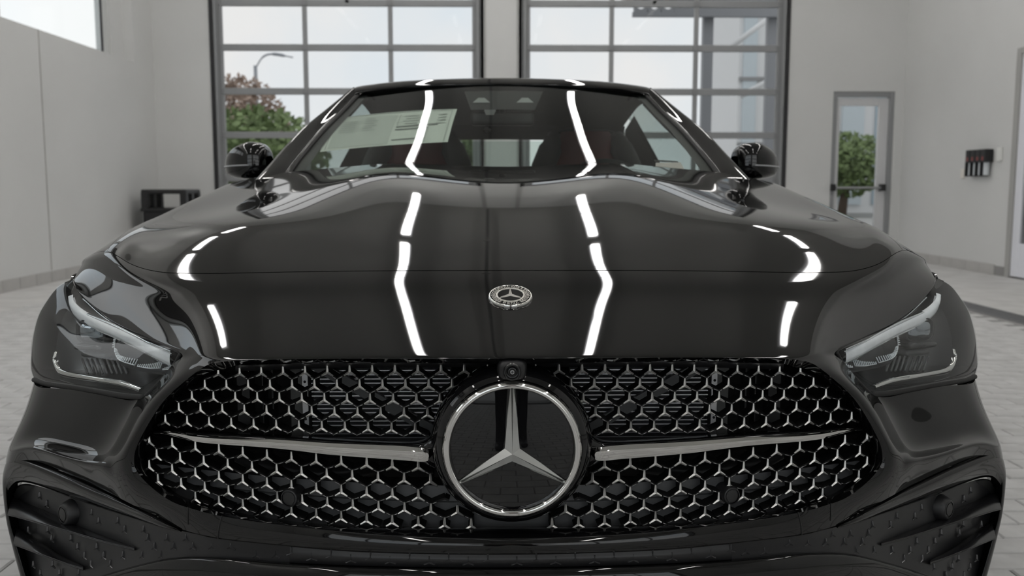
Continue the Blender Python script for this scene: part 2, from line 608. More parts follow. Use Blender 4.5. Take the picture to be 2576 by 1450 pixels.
# ---------------------------------------------------------------- exit door of glass in the back wall
d = empty('door_5', ((ED[0] + ED[1]) / 2, YB, 0), kind='structure')
f = MB()
f.box(ED[0] + 0.001, ED[0] + 0.06, YB + 0.01, YB + 0.13, 0, ED[3], 0.004).box(ED[1] - 0.06, ED[1], YB + 0.01, YB + 0.13, 0, ED[3], 0.004)
f.box(ED[0] + 0.061, ED[1] - 0.061, YB + 0.012, YB + 0.128, ED[3] - 0.07, ED[3], 0.004)
f.build('door_frame', M_ALU, d)
lf = MB()
lx0, lx1 = ED[0] + 0.06, ED[1] - 0.06
lf.box(lx0, lx0 + 0.05, YB + 0.04, YB + 0.09, 0.02, 2.09, 0.004).box(lx1 - 0.13, lx1, YB + 0.04, YB + 0.09, 0.02, 2.09, 0.004)
lf.box(lx0 + 0.051, lx1 - 0.131, YB + 0.042, YB + 0.088, 1.99, 2.09, 0.004).box(lx0 + 0.051, lx1 - 0.131, YB + 0.042, YB + 0.088, 0.02, 0.25, 0.004)
lf.build('leaf_frame', mat('pale_aluminium', (0.62, 0.62, 0.63), rough=0.4, metal=0.3), d)
MB().box(lx0 + 0.04, lx1 - 0.12, YB + 0.062, YB + 0.068, 0.24, 2.0).build('pane', M_PANE, d)
MB().tube([(lx0 - 0.02, YB - 0.03, 0.92), (lx1 - 0.05, YB - 0.03, 0.92)], 0.016).build('push_bar', M_ALU, d)
for x in (lx0 - 0.03, lx1 - 0.06):
    MB().box(x - 0.03, x + 0.03, YB - 0.055, YB + 0.04, 0.88, 0.97, 0.006).build('bar_bracket', M_BLKP, d)
# ---------------------------------------------------------------- white glazed door in the right wall
d = empty('door_6', (XR, (RD[0] + RD[1]) / 2, 0), kind='structure')
fr = MB()
fr.box(XR - 0.012, XR + 0.12, RD[1] - 0.075, RD[1], 0, RD[3], 0.004).box(XR - 0.012, XR + 0.12, RD[0], RD[0] + 0.075, 0, RD[3], 0.004)
fr.box(XR - 0.010, XR + 0.118, RD[0] + 0.076, RD[1] - 0.076, RD[3] - 0.06, RD[3], 0.004)
fr.build('door_frame', mat('taupe_frame', (0.36, 0.355, 0.34), rough=0.5), d)
lf = MB()
y0, y1 = RD[0] + 0.075, RD[1] - 0.075
for a, b in ((y1 - 0.13, y1), (y0, y0 + 0.13)):
    lf.box(XR + 0.01, XR + 0.055, a, b, 0.015, RD[3] - 0.06, 0.005)
lf.box(XR + 0.012, XR + 0.053, y0 + 0.131, y1 - 0.131, 0.015, 0.36, 0.005).box(XR + 0.012, XR + 0.053, y0 + 0.131, y1 - 0.131, RD[3] - 0.17, RD[3] - 0.06, 0.005)
lf.build('leaf_frame', M_WHITE, d)
MB().box(XR + 0.028, XR + 0.036, y0 + 0.12, y1 - 0.12, 0.35, RD[3] - 0.16).build('pane', M_PANE, d)
MB().box(XR + 0.5, XR + 0.55, RD[0] - 1, RD[1] + 2.5, 0, 2.6).build('wall_corridor', mat('dim_corridor', (0.10, 0.10, 0.095), rough=0.8), kind='structure')
# ---------------------------------------------------------------- clerestory windows in the left wall
for i, (a, b) in enumerate(((7.42, 9.62), (5.0, 7.20), (2.6, 4.78), (0.2, 2.38), (-1.2, -0.02))):
    w = empty('window_%d' % (i + 1), (XL - 0.2, (a + b) / 2, WIN[2]), kind='structure')
    xg = XL - 0.20
    s = MB()
    y1 = b + 0.11 if i else WIN[1] - 0.32
    s.box(xg - 0.04, xg + 0.04, b, b + 0.22 if i else b + 0.16, WIN[2], WIN[3], 0.004)
    s.box(xg - 0.04, xg + 0.04, a - 0.03, b, WIN[2], WIN[2] + 0.03, 0.004).box(xg - 0.04, xg + 0.04, a - 0.03, b, WIN[3] - 0.05, WIN[3], 0.004)
    s.build('window_frame', mat('pale_window_frame', (0.60, 0.61, 0.60), rough=0.45, metal=0.2), w)
    MB().box(xg + 0.025, xg + 0.045, b - 0.02, b + 0.005, WIN[2], WIN[3]).build('gasket', M_SEAL, w)
    MB().box(xg - 0.004, xg + 0.004, a, b, WIN[2] + 0.02, WIN[3] - 0.03).build('pane', M_HIGH if i < 2 else M_CLEAR, w)
MB().box(XL - TH + 0.01, XL - 0.12, 9.78, WIN[1] + 0.01, WIN[2], WIN[3]).build('wall_left_return', M_WALL, kind='structure')

# ---------------------------------------------------------------- ceiling lamps: linear tubes in rows
M_TUBE = mat('lit_diffuser', (0.9, 0.88, 0.84), rough=0.5, emit=(1.0, 0.975, 0.94), estr=22.5)
lamp_me = MB().box(-0.045, 0.045, -0.72, 0.72, -0.05, -0.005, 0.012).mesh('diffuser')
hous_me = MB().box(-0.06, 0.06, -0.74, 0.74, -0.006, 0.05, 0.006).mesh('housing')
def lamp(x, y, z, rz, label):
    r = empty('linear_lamp', (x, y, z), label, 'ceiling lamp', 'linear lamps under the ceiling')
    r.rotation_euler = (0, 0, rz)
    for nm, me, m in (('diffuser', lamp_me, M_TUBE), ('housing', hous_me, M_WHITE)):
        o = bpy.data.objects.new(nm, me); COL.objects.link(o)
        if not me.materials: me.materials.append(m)
        o.parent = r
    return r
LAMP_LABEL = 'lit linear tube lamp with warm white diffuser hung under the ceiling'
LZ = 5.15
LAMPS = [(sx * 1.08, y, 0) for sx in (-1, 1) for y in (-3.6, -0.9, 3.15, 4.65, 6.15, 8.1, 9.65)]
LAMPS += [(sx * 3.75, y, 0) for sx in (-1, 1) for y in (-4.4, -1.4, 0.6, 2.3, 4.6, 6.4, 8.6)]
for (x, y, rz) in LAMPS:
    lamp(x, y, LZ, rz, LAMP_LABEL)

# ---------------------------------------------------------------- things along the walls
b = empty('trash_bin', (-3.99, 9.98, 0), 'black plastic trash bin with open sided hood in the back left corner', 'trash bin')
MB().box(-4.25, -3.73, 9.72, 10.24, 0.0, 0.66, 0.03).build('body', M_BLKP, b)
h = MB().box(-4.26, -3.72, 9.71, 10.25, 0.85, 0.905, 0.02)
for x in (-4.26, -3.80):
    for y in (9.71, 10.17):
        h.box(x, x + 0.08, y, y + 0.08, 0.64, 0.87, 0.01)
for x in (-4.26, -3.80): h.box(x, x + 0.08, 9.92, 10.0, 0.64, 0.87, 0.01)
h.build('hood', M_BLKP, b)
MB().box(-4.27, -3.71, 9.70, 10.26, 0.64, 0.68, 0.012).build('rim', M_BLKP, b)

r = empty('dispenser_rack', (XR, 8.68, 1.19), 'rack of four black wall dispensers with clear tubes beside the white door', 'dispenser')
for i in range(4):
    y = 8.50 + i * 0.105
    MB().box(XR - 0.10, XR - 0.005, y, y + 0.095, 1.20, 1.34, 0.01).build('bottle', M_BLKP, r)
    MB().tube([(XR - 0.05, y + 0.05, 1.20), (XR - 0.05, y + 0.05, 1.06)], 0.03, 10).build('clear_tube', mat('grey_tube', (0.55, 0.58, 0.60), rough=0.25), r)
    MB().box(XR - 0.095, XR - 0.01, y + 0.088, y + 0.102, 1.05, 1.21).build('bracket', M_BLKP, r)
    MB().box(XR - 0.102, XR - 0.100, y + 0.03, y + 0.065, 1.22, 1.26).build('bottle_label', mat('red_print', (0.22, 0.05, 0.045), rough=0.5), r)
MB().box(XR - 0.025, XR - 0.002, 8.33, 8.41, 1.21, 1.35, 0.004).build('wall_plate', mat('white_plate', (0.72, 0.72, 0.70), rough=0.4),
    label='small white plate on the wall right beside the dispensers', cat='wall plate')
MB().box(XR - 0.018, XR - 0.001, 9.08, 9.16, 1.03, 1.14, 0.004).build('light_switch', mat('cream_plate', (0.68, 0.65, 0.60), rough=0.4),
    label='cream light switch on the wall left of the dispensers', cat='switch')
# sprinkler pipe along the ceiling above the car
sp = empty('sprinkler_pipe', (-0.15, 3, ZC), 'thin sprinkler pipe with drop heads running along the ceiling', 'pipe')
MB().tube([(-0.15, YF + 0.3, ZC - 0.06), (-0.15, YB - 0.3, ZC - 0.06)], 0.022, 10).build('pipe', mat('dark_pipe', (0.12, 0.12, 0.12), rough=0.5), sp)
for y in (-3.2, -0.6, 2.0, 5.0, 8.0):
    MB().lathe([(0.0, 0), (0.05, 0), (0.05, -0.012), (0.015, -0.03), (0.015, -0.08), (0.03, -0.085), (0.0, -0.09)], (-0.15, y, ZC - 0.07), (0, 0, 1), (1, 0, 0), 12).build('sprinkler_head', M_CHROME, sp)

# sign board above the high windows, nearer the camera than the part of the wall in view
sg = empty('sign_board', (XL, 2.2, 3.6), 'black sign board with white lettering above the high windows', 'sign')
MB().box(XL, XL + 0.05, -2.0, 6.2, 3.60, 4.20, 0.006).build('board', mat('sign_black', (0.006, 0.006, 0.006), rough=0.4), sg)
cv = bpy.data.curves.new('lettering', 'FONT'); cv.body = 'Mercedes-Benz'; cv.size = 0.62; cv.extrude = 0.004; cv.align_x = 'LEFT'; cv.align_y = 'CENTER'
t_ = bpy.data.objects.new('lettering', cv); COL.objects.link(t_)
me_ = bpy.data.meshes.new_from_object(t_.evaluated_get(bpy.context.evaluated_depsgraph_get()))
bpy.data.objects.remove(t_)
me_.transform(Matrix.Translation((XL + 0.056, -1.6, 3.88)) @ Matrix(((0, 0, 1), (1, 0, 0), (0, 1, 0))).to_4x4())
link('lettering', me_, mat('sign_white', (0.72, 0.72, 0.72), rough=0.5), sg)
# ================================================================== the car
CAR = empty('car', (0, 2.4, 0), 'glossy black convertible car with star emblem grille parked in the middle of the hall', 'car')
V = {}; FACES = []; PANEL = []; CREASE = {}
def zc(Y):
    t = Y - 0.25
    return 0.807 + 0.29 * t - 0.103 * t * t
def put(n, p): V[n] = Vector(p)
def face(*n, p=0):
    FACES.append(n); PANEL.append(p)
def crease(a, b, w): CREASE[(a, b)] = w

# ---- hood line row (r0) and hood rows
HL = [(0, 682, .25), (220, 682, .254), (430, 684, .272), (600, 687, .306), (730, 690, .340), (815, 690, .365), (880, 686, .39), (950, 664, .445), (1000, 629, .53)]
for k, a in enumerate(HL): put('r0_%d' % k, P(*a))
XK = [0, .15, .29, .40, .50, .59, .68, .78, None]
CREST = [None, (.797, .64, .843), (.815, .80, .863), (.832, 1.0, .880), (.850, 1.25, .908), (.866, 1.56, .942)]
YC = [None, .42, .65, .90, 1.12, 1.32]
DROP = [None, .062, .076, .090, .094, .086]
G = [None,
     [0, .015, .06, .15, .28, .44, .64, .87, 1],
     [0, .0, .02, .13, .30, .49, .70, .90, 1],
     [0, -.03, -.06, .09, .32, .55, .76, .92, 1],
     [0, -.05, -.10, .06, .28, .48, .68, .88, 1],
     [0, -.05, -.10, .0, .13, .26, .43, .72, 1]]
for r in range(1, 6):
    cr = CREST[r]
    for k in range(9):
        if k == 8:
            put('r%d_8' % r, cr); continue
        x = XK[k] * (cr[0] / .85)
        y = YC[r] + (cr[1] - YC[r]) * (x / cr[0]) ** 2
        put('r%d_%d' % (r, k), (x, y, zc(y) - DROP[r] * G[r][k] - (zc(y) - DROP[r] - cr[2]) * (x / cr[0]) ** 4))
for r in range(5):
    for k in range(8):
        face('r%d_%d' % (r, k), 'r%d_%d' % (r, k + 1), 'r%d_%d' % (r + 1, k + 1), 'r%d_%d' % (r + 1, k), p=1)

# ---- nose: from the grille's top edge and the headlight's upper edge up to the hood line
BOT = [(0, 903, 0.0), (220, 903, .010), (430, 902, .035), (600, 904, .062), (725, 909, .086), (782, 893, .122), (826, 884, .170), (938, 833, .292), (1022, 783, .395)]
TCORN = (1092, 700, .525)
NT = [0.0, .09, .42, .74]
for k in range(9):
    b_, t_ = BOT[k], HL[k]
    for n in range(4):
        t = NT[n]
        yo = [0, -.006, -.008, -.003][n] if k < 5 else [0, -.003, -.004, -.002][n]
        put('n%d_%d' % (n, k), P(lerp(b_[0], t_[0], t), lerp(b_[1], t_[1], t), lerp(b_[2], t_[2], t) + yo))
# column 9: along the silhouette from the headlight's outer tip to beside the hood corner
put('r0_9', P(1050, 648, .62))
for n in range(4):
    put('n%d_9' % n, lerp(P(*TCORN), V['r0_9'], NT[n]))
# column 10: turned round onto the side
put('r0_10', (.893, .665, .775))
for n in range(4):
    put('n%d_10' % n, lerp(Vector((.846, .60, .754)), V['r0_10'], NT[n]))
rows = ['n0', 'n1', 'n2', 'n3', 'r0']
for k in range(9):
    for i in range(4):
        face('%s_%d' % (rows[i], k), '%s_%d' % (rows[i], k + 1), '%s_%d' % (rows[i + 1], k + 1), '%s_%d' % (rows[i + 1], k), p=0)
for i in range(4):
    face('%s_9' % rows[i], '%s_10' % rows[i], '%s_10' % rows[i + 1], '%s_9' % rows[i + 1], p=2)
# ---- fender top and side
SH = [None, (.868, .735, .812), (.884, .87, .832), (.896, 1.06, .853), (.907, 1.30, .879), (.914, 1.58, .906)]
SD = [None, (.910, .76, .765), (.920, .89, .790), (.926, 1.07, .805), (.930, 1.32, .815), (.932, 1.60, .82)]
LO = [(.905, .60, .650), (.925, .70, .690), (.932, .88, .712), (.935, 1.07, .690), (.936, 1.30, .50), (.935, 1.60, .30)]
for r in range(1, 6):
    put('r%d_9' % r, SH[r]); put('r%d_10' % r, SD[r])
for r in range(6): put('r%d_11' % r, LO[r])
for r in range(5):
    for k in (8, 9, 10):
        face('r%d_%d' % (r, k), 'r%d_%d' % (r, k + 1), 'r%d_%d' % (r + 1, k + 1), 'r%d_%d' % (r + 1, k), p=2)
face('n0_10', 'r0_11', 'r0_10', 'n3_10', 'n2_10', 'n1_10', p=2)
# ---- strip between grille and headlight, then the bumper below the headlight
S = {
 's1': [(770, 923, .096), (805, 913, .126), (838, 906, .172)],
 's2': [(806, 950, .106), (836, 944, .124), (869, 945, .180)],
 's3': [(858, 997, .118), (887, 990, .133), (922, 1000, .195), (985, 996, .225), (1055, 983, .262), (1128, 971, .318), (1186, 960, .392)],
 's4': [(895, 1048, .124), (922, 1042, .132), (957, 1046, .192), (1012, 1050, .232), (1082, 1044, .270), (1155, 1036, .322), (1207, 1030, .386)],
 's5': [(930, 1112, .130), (956, 1108, .132), (984, 1118, .182), (1030, 1120, .228), (1105, 1108, .268), (1182, 1090, .318), (1236, 1092, .376)],
 's6': [(939, 1152, .130), (967, 1156, .128), (1000, 1168, .150), (1045, 1163, .182), (1128, 1142, .232), (1206, 1120, .292), (1250, 1126, .372)],
 's7': [(926, 1192, .124), (948, 1215, .128), (968, 1254, .158), (1012, 1230, .196), (1110, 1185, .250), (1205, 1150, .310), (1257, 1158, .378)],
 's8': [(858, 1252, .100), (884, 1270, .112), (910, 1284, .134)],
 's9': [(795, 1275, .082), (812, 1299, .088), (830, 1326, .100)],
 's10': [(715, 1296, .064), (720, 1325, .062), (726, 1352, .066)],
 's11': [(550, 1320, .040), (552, 1345, .036), (555, 1371, .040)],
 's12': [(388, 1338, .024), (389, 1362, .018), (390, 1385, .022)],
 's13': [(200, 1350, .015), (200, 1372, .008), (200, 1392, .012)],
 's14': [(0, 1355, .012), (0, 1375, .005), (0, 1395, .010)]}
for s, l in S.items():
    for j, a in enumerate(l): put('%s_%d' % (s, j), P(*a))
SIDE7 = {'s3': (.908, .54, .615), 's4': (.920, .54, .568), 's5': (.930, .54, .530), 's6': (.938, .54, .505), 's7': (.940, .54, .480)}
for s, a in SIDE7.items(): put(s + '_7', a)
top = ['n0_4', 'n0_5', 'n0_6']
seq = [top, ['s1_%d' % j for j in range(3)], ['s2_%d' % j for j in range(3)], ['s3_%d' % j for j in range(3)]]
for a, b_ in zip(seq, seq[1:]):
    for j in range(2): face(a[j], b_[j], b_[j + 1], a[j + 1], p=0)
for a, b_ in (('s3', 's4'), ('s4', 's5'), ('s5', 's6'), ('s6', 's7')):
    for j in range(7): face('%s_%d' % (a, j), '%s_%d' % (b_, j), '%s_%d' % (b_, j + 1), '%s_%d' % (a, j + 1), p=0)
for i in range(7, 14):
    for j in range(2): face('s%d_%d' % (i, j), 's%d_%d' % (i + 1, j), 's%d_%d' % (i + 1, j + 1), 's%d_%d' % (i, j + 1), p=0)
# creases: the lip of the grille opening and the ridge under the headlights
for j in range(2, 6): crease('s6_%d' % j, 's6_%d' % (j + 1), 0.45)

names = list(V); index = {}
verts = []
for n in names:
    p = V[n]
    if abs(p.x) < 1e-4: p.x = 0
    index[n] = len(verts); verts.append(p)
mir = {}
for n in names:
    p = V[n]
    if p.x == 0: mir[n] = index[n]
    else:
        mir[n] = len(verts); verts.append(Vector((-p.x, p.y, p.z)))
fcs, pnl = [], []
for f, p in zip(FACES, PANEL):
    fcs.append([index[n] for n in f][::-1]); pnl.append(p)
    fcs.append([mir[n] for n in f]); pnl.append(p)
crs = {}
for (a, b_), w in CREASE.items():
    for mp in (index, mir):
        i, j = mp[a], mp[b_]; crs[(min(i, j), max(i, j))] = w
CO, FS, PID = subdivide(verts, fcs, pnl, 4, crs, iters=3, relax=0.7)
# outward normals: make the hood face up
def up_ok():
    for f, p in zip(FS, PID):
        if p == 1:
            a, b_, c = CO[f[0]], CO[f[1]], CO[f[2]]
            return (b_ - a).cross(c - a).z > 0
if not up_ok(): FS = [f[::-1] for f in FS]
hood = link('hood', panel_mesh('hood', CO, FS, PID, 1, None, 0.0013, 0.014), M_PAINT, CAR)
fascia = link('bumper', panel_mesh('bumper', CO, FS, PID, 0, None, 0.0010, 0.016), M_PAINT, CAR)
for s in (-1, 1):
    link('fender', panel_mesh('fender', CO, FS, PID, 2, s, 0.0008, 0.004), M_PAINT, CAR)

from mathutils.bvhtree import BVHTree
BODY = BVHTree.FromPolygons([tuple(c) for c in CO], FS)
def on_body(p, lift=0.0):
    q, n, i, d = BODY.find_nearest(p)
    return q + n * lift
# ------------------------------------------------------------------ grille
def both(fn):
    """run a builder for the right and the left half"""
    for s in (1, -1): fn(s)
def ymesh(u): return 0.045 + 0.115 * (u / 915.0) ** 2
GL = [(0, 903, 0), (220, 903, .010), (430, 902, .035), (600, 904, .062), (690, 906.5, .078), (760, 919, .093), (806, 950, .106), (858, 997, .118), (895, 1048, .124), (922, 1095, .128),
      (939, 1150, .130), (928, 1190, .124), (860, 1252, .100), (795, 1275, .082), (715, 1296, .064), (550, 1320, .040), (388, 1338, .024), (200, 1350, .015), (0, 1355, .012)]
MLP = [(0, 911), (220, 911), (430, 911), (598, 914), (680, 919), (745, 933), (790, 960), (843, 1003), (880, 1053), (902, 1100), (914, 1142), (905, 1186), (850, 1240), (785, 1266), (705, 1288), (548, 1314), (388, 1325), (200, 1329), (0, 1330)]
def full(lst):
    """close a half loop with its mirror image"""
    r = [Vector(p) for p in lst]
    l = [Vector((-p.x, p.y, p.z)) for p in lst[1:-1]][::-1]
    return r + l
def loop_spline(pts, n):
    m = len(pts); out = []
    for i in range(m):
        p0, p1, p2, p3 = pts[i - 1], pts[i], pts[(i + 1) % m], pts[(i + 2) % m]
        for k in range(n):
            t = k / n
            out.append(0.5 * ((2 * p1) + (p2 - p0) * t + (2 * p0 - 5 * p1 + 4 * p2 - p3) * t * t + (3 * p1 - p0 - 3 * p2 + p3) * t ** 3))
    return out
rows = []
for q in range(5):
    pts = []
    for (gu, gv, gy), (mu, mv) in zip(GL, MLP):
        if q == 0: p = P(gu, gv, gy + .004)
        elif q == 1: p = P(lerp(gu, mu, .45), lerp(gv, mv, .45), gy + .012)
        elif q == 2: p = P(lerp(gu, mu, .9), lerp(gv, mv, .9), gy + .028)
        elif q == 3: p = P(mu, mv, gy + .032)
        else: p = P(mu * .985, mv + (4 if mv < 1100 else -4), gy + .060)
        pts.append(p)
    rows.append(loop_spline(full(pts), 6))
GRILLE = MB().grid(rows, closed=True).build('grille', M_PIANO, CAR, smooth=True)
GRILLE['label'] = 'gloss black grille surround with star pattern mesh'

def inside(u, v):
    poly = MLP + [(-a, b) for a, b in MLP[1:-1]][::-1]
    c = False
    for i in range(len(poly)):
        x1, y1 = poly[i]; x2, y2 = poly[i - 1]
        if (y1 > v) != (y2 > v) and u < (x2 - x1) * (v - y1) / (y2 - y1) + x1: c = not c
    return c
def clear_of_emblem(u, v, r=1.0): return (u / (207 * r)) ** 2 + ((v - 1131) / (199 * r)) ** 2 > 1
def bar_top(u): return interp([150, 290, 450, 590, 770, 840, 880], [1124, 1113, 1104, 1094, 1084, 1075, 1078], abs(u))
def bar_bot(u): return interp([150, 290, 450, 590, 770, 840, 880], [1166, 1160, 1147, 1130, 1115, 1097, 1092], abs(u))
# rows of stars: (v at the middle, fall towards the sides, pitch, squeeze, half offset)
ROWS_U = [(934, -8, 60.0, .28, 0), (973, 2, 60.5, .28, 1), (1010, 13, 60.9, .28, 0), (1046, 21, 61.3, .28, 1), (1085, 29, 61.6, .27, 0)]
ROWS_L = [(1182, 72, 68.5, .43, 1), (1216, 73, 69.2, .43, 0), (1257, 84, 68.5, .43, 1), (1292, 88, 69.0, .43, 0), (1326, 95, 68.5, .43, 1)]
def star_at(row, k):
    v0, b, p, q, h = row
    s = 1 if k >= 0 else -1
    u = s * (p * abs(k) - q * k * k)
    return u, v0 - b * (u / 900.0) ** 2
# one raised three-armed star, pointing up, facing -Y, about 20 mm high
def star_mesh(R=0.0102, w=0.0024, h=0.0022, base=0.0012, tipw=0.0011):
    mb = MB()
    ap = len(mb.v); mb.v.append((0, -h, 0))
    ring = []
    for a in (90, 210, 330):
        t = math.radians(a); d = Vector((math.cos(t), 0, math.sin(t))); n = Vector((-math.sin(t), 0, math.cos(t)))
        rr = R * (1.15 if a == 90 else 1.0)
        tip = d * rr
        nt = Vector((math.cos(t + math.pi / 3), 0, math.sin(t + math.pi / 3))) * w
        ring.append((len(mb.v), len(mb.v) + 1, len(mb.v) + 2, len(mb.v) + 3))
        mb.v += [tuple(tip - n * tipw), tuple(tip + n * tipw), tuple(tip * .94 + Vector((0, -h * .62, 0))), tuple(nt)]
    for i in range(3):
        a0, a1, ar, nt = ring[i]; pn = ring[i - 1][3]
        mb.f += [[ap, pn, a0, ar], [ap, ar, a1, nt], [a0, a1, ar]]
    # skirt going back into the mesh
    loop = []
    for i in range(3):
        a0, a1, ar, nt = ring[i]; loop += [a0, a1, nt]
    b0 = len(mb.v)
    for i in loop:
        x, y, z = mb.v[i]; mb.v.append((x * 1.02, base, z * 1.02))
    for i in range(9):
        j = (i + 1) % 9
        mb.f.append([loop[i], b0 + i, b0 + j, loop[j]])
    return mb
me_star = star_mesh().mesh('grille_star')
me_star.materials.append(M_STARM)
bars = MB(); wires = MB()
def star_pos(u, v, dy=0.0):
    p = P(abs(u), v, ymesh(u) + dy)
    return Vector((math.copysign(p.x, u) if u else 0, p.y, p.z))
nst = 0
def mesh_field(rowset, upper):
    global nst
    for i, row in enumerate(rowset):
        ks = [k + (0.5 if row[4] else 0) for k in range(-16, 17)]
        for k in ks:
            u, v = star_at(row, k)
            ok = inside(u, v) and clear_of_emblem(u, v, 1.03)
            if upper: ok = ok and v < bar_top(u) - 8
            else: ok = ok and v > bar_bot(u) + 10
            if upper and abs(u) < 48 and v < 960: ok = False
            if ok:
                o = link('grille_star', me_star, None, GRILLE)
                p = star_pos(u, v)
                o.location = p - WORLD_LOC[GRILLE.name] * 0
                o.rotation_euler = (0, 0, math.atan(0.733 * p.x))
                o.scale = (1.0, 1.0, 1.0) if upper else (1.08, 1, 1.08)
                nst += 1
            # bars to the two neighbours below
            if i + 1 < len(rowset): nxt = rowset[i + 1]
            else: nxt = None
            for dk in (-.5, .5):
                if nxt: u2, v2 = star_at(nxt, k + dk)
                else: u2, v2 = u + dk * row[2], v + 34
                a = (u, v + 1); b_ = (u2, v2 - 19)
                segs = 6; run = []
                for q in range(segs + 1):
                    t = q / segs
                    uu, vv = lerp(a[0], b_[0], t), lerp(a[1], b_[1], t)
                    good = inside(uu, vv) and clear_of_emblem(uu, vv) and ((vv < bar_top(uu)) if upper else (vv > bar_bot(uu)))
                    if good: run.append((uu, vv, t))
                if len(run) >= 2:
                    p0, p1 = star_pos(run[0][0], run[0][1], .004), star_pos(run[-1][0], run[-1][1], .004)
                    d = (p1 - p0).normalized(); n = Vector((-d.z, 0, d.x)).normalized() * .0026
                    bars.prism([p0 - n * .6 + Vector((0, .002, 0)), p0 + n * .6 + Vector((0, .002, 0)), p0 + n * 1.3 + Vector((0, .022, 0)), p0 - n * 1.3 + Vector((0, .022, 0))], p0, p1)
                    t0 = max(run[0][2], .56); t1 = min(run[-1][2], .95)
                    if t1 - t0 > .15:
                        w0 = star_pos(lerp(a[0], b_[0], t0), lerp(a[1], b_[1], t0), .0035)
                        w1 = star_pos(lerp(a[0], b_[0], t1), lerp(a[1], b_[1], t1), .0035)
                        wires.tube([w0, w1], .0009, 6)
            # upright stub above the star
            run = [(u, v - 19 * q / 3) for q in range(4)]
            if all(inside(*r_) and clear_of_emblem(*r_) for r_ in run) and ((v < bar_top(u)) if upper else (v - 16 > bar_bot(u))):
                p0, p1 = star_pos(u, v, .004), star_pos(u, v - 19, .004)
                n = Vector((.0026, 0, 0))
                bars.prism([p0 - n * .8, p0 + n * .8, p0 + n * 1.6 + Vector((0, .022, 0)), p0 - n * 1.6 + Vector((0, .022, 0))], p0, p1)
mesh_field(ROWS_U, True)
mesh_field(ROWS_L, False)
o = bars.build('mesh_bars', mat('mesh_black', (0.004, 0.004, 0.004), rough=0.6, spec=0.25), GRILLE); o['kind'] = 'stuff'
o = wires.build('mesh_ribs', mat('mesh_rib_grey', (0.26, 0.26, 0.26), rough=0.35, metal=1.0), GRILLE, smooth=True); o['kind'] = 'stuff'
# header strip behind the top row of stars
st = [[star_pos(u, 912 + 6 * (u / 700.0) ** 4, -.012), star_pos(u, 924 + 10 * (u / 700.0) ** 4, .012)] for u in range(-690, 691, 30)]
MB().grid(st).build('grille_header', M_SATIN, GRILLE, smooth=True)

# chrome blades and their black carriers
def blade(s):
    st = [(209, 1134, 1144, 1156), (214, 1129, 1139, 1161), (232, 1126, 1137, 1162), (290, 1121, 1133, 1157), (450, 1114, 1124, 1144), (590, 1104, 1112, 1127), (770, 1093, 1098, 1112), (840, 1083, 1087, 1096), (868, 1083, 1086, 1090), (876, 1086, 1087, 1089)]
    rows = []
    for u, a, c, b_ in st:
        y = ymesh(u) - .030
        e = .004 if u < 220 or u > 860 else 0
        rows.append([P(u, a - 1, y + .030), P(u, a, y + .0045 + e), P(u, c - (c - a) * .4, y + .0016 + e), P(u, c, y + e), P(u, c + (b_ - c) * .5, y + .0014 + e), P(u, b_ - 1, y + .0042 + e), P(u, b_, y + .032)])
    g = [spline(list(c), 5) for c in zip(*rows)]
    mb = MB().grid([list(r) for r in zip(*g)])
    if s < 0: mb.flip()
    mb.build('chrome_blade', M_CHROME, GRILLE, angle=35)
    rows = []
    for u in (120, 170, 200, 230, 290, 450, 590, 770, 850, 893):
        y = ymesh(u) - .004
        t_, b_ = (bar_top(u), bar_bot(u)) if u > 240 else (lerp(1060, 1116, min(1, (u - 120) / 120)), lerp(1205, 1164, min(1, (u - 120) / 120)))
        if u < 215: y -= .004
        m_ = (t_ + b_) / 2
        rows.append([P(u, t_ - 4, y + .060), P(u, t_, y + .014), P(u, t_ + 5, y + .004), P(u, m_, y), P(u, b_ - 4, y + .006), P(u, b_, y + .014), P(u, b_ + 3, y + .060)])
    g = [spline(list(c), 5) for c in zip(*rows)]
    mb = MB().grid([list(r) for r in zip(*g)])
    if s < 0: mb.flip()
    mb.build('blade_carrier', M_PIANO, GRILLE, smooth=True)
both(blade)

# emblem: black dished housing, chrome ring, dark glass disc and the big star
EC = P(0, 1131, 0.0)
k_ = 0.000561
ax, xd = (0, -1, 0), (1, 0, 0)
EMB = MB().lathe([(.0995, -.002), (.104, -.005), (.111, -.013), (.1155, -.026), (.1165, -.055)], EC, ax, xd, 96).build('emblem', M_PIANO, CAR, smooth=True)
EMB['label'] = 'round star emblem in a chrome ring'
MB().lathe([(.0868, -.010), (.0870, .0015), (.0882, .0062), (.0905, .0085), (.0930, .0085), (.0955, .0070), (.0978, .0035), (.0992, -.002), (.0992, -.010)], EC, ax, xd, 128).build('chrome_ring', M_CHROME, EMB, smooth=True)
prof = [(.0001, .0022)] + [(r / 20 * .0874, .0022 - .0040 * (r / 20) ** 2) for r in range(1, 21)]
MB().lathe(prof, EC, ax, xd, 96).build('glass_disc', mat('dark_emblem_glass', (0.004, 0.004, 0.0045), rough=0.015, spec=0.6), EMB, smooth=True)
sp_ = star_mesh(R=.0865, w=.0138, h=.0085, base=-.001, tipw=.0017)
for i, (x, y, z) in enumerate(sp_.v):
    sp_.v[i] = (x * (1.0 if z < 0 else 1.0), y, z)
me = sp_.mesh('emblem_star')
o = link('emblem_star', me, mat('polished_star', (0.60, 0.61, 0.60), rough=0.10, metal=1.0), EMB)
o.location = (EC.x, EC.y - .0012, EC.z - .0045)
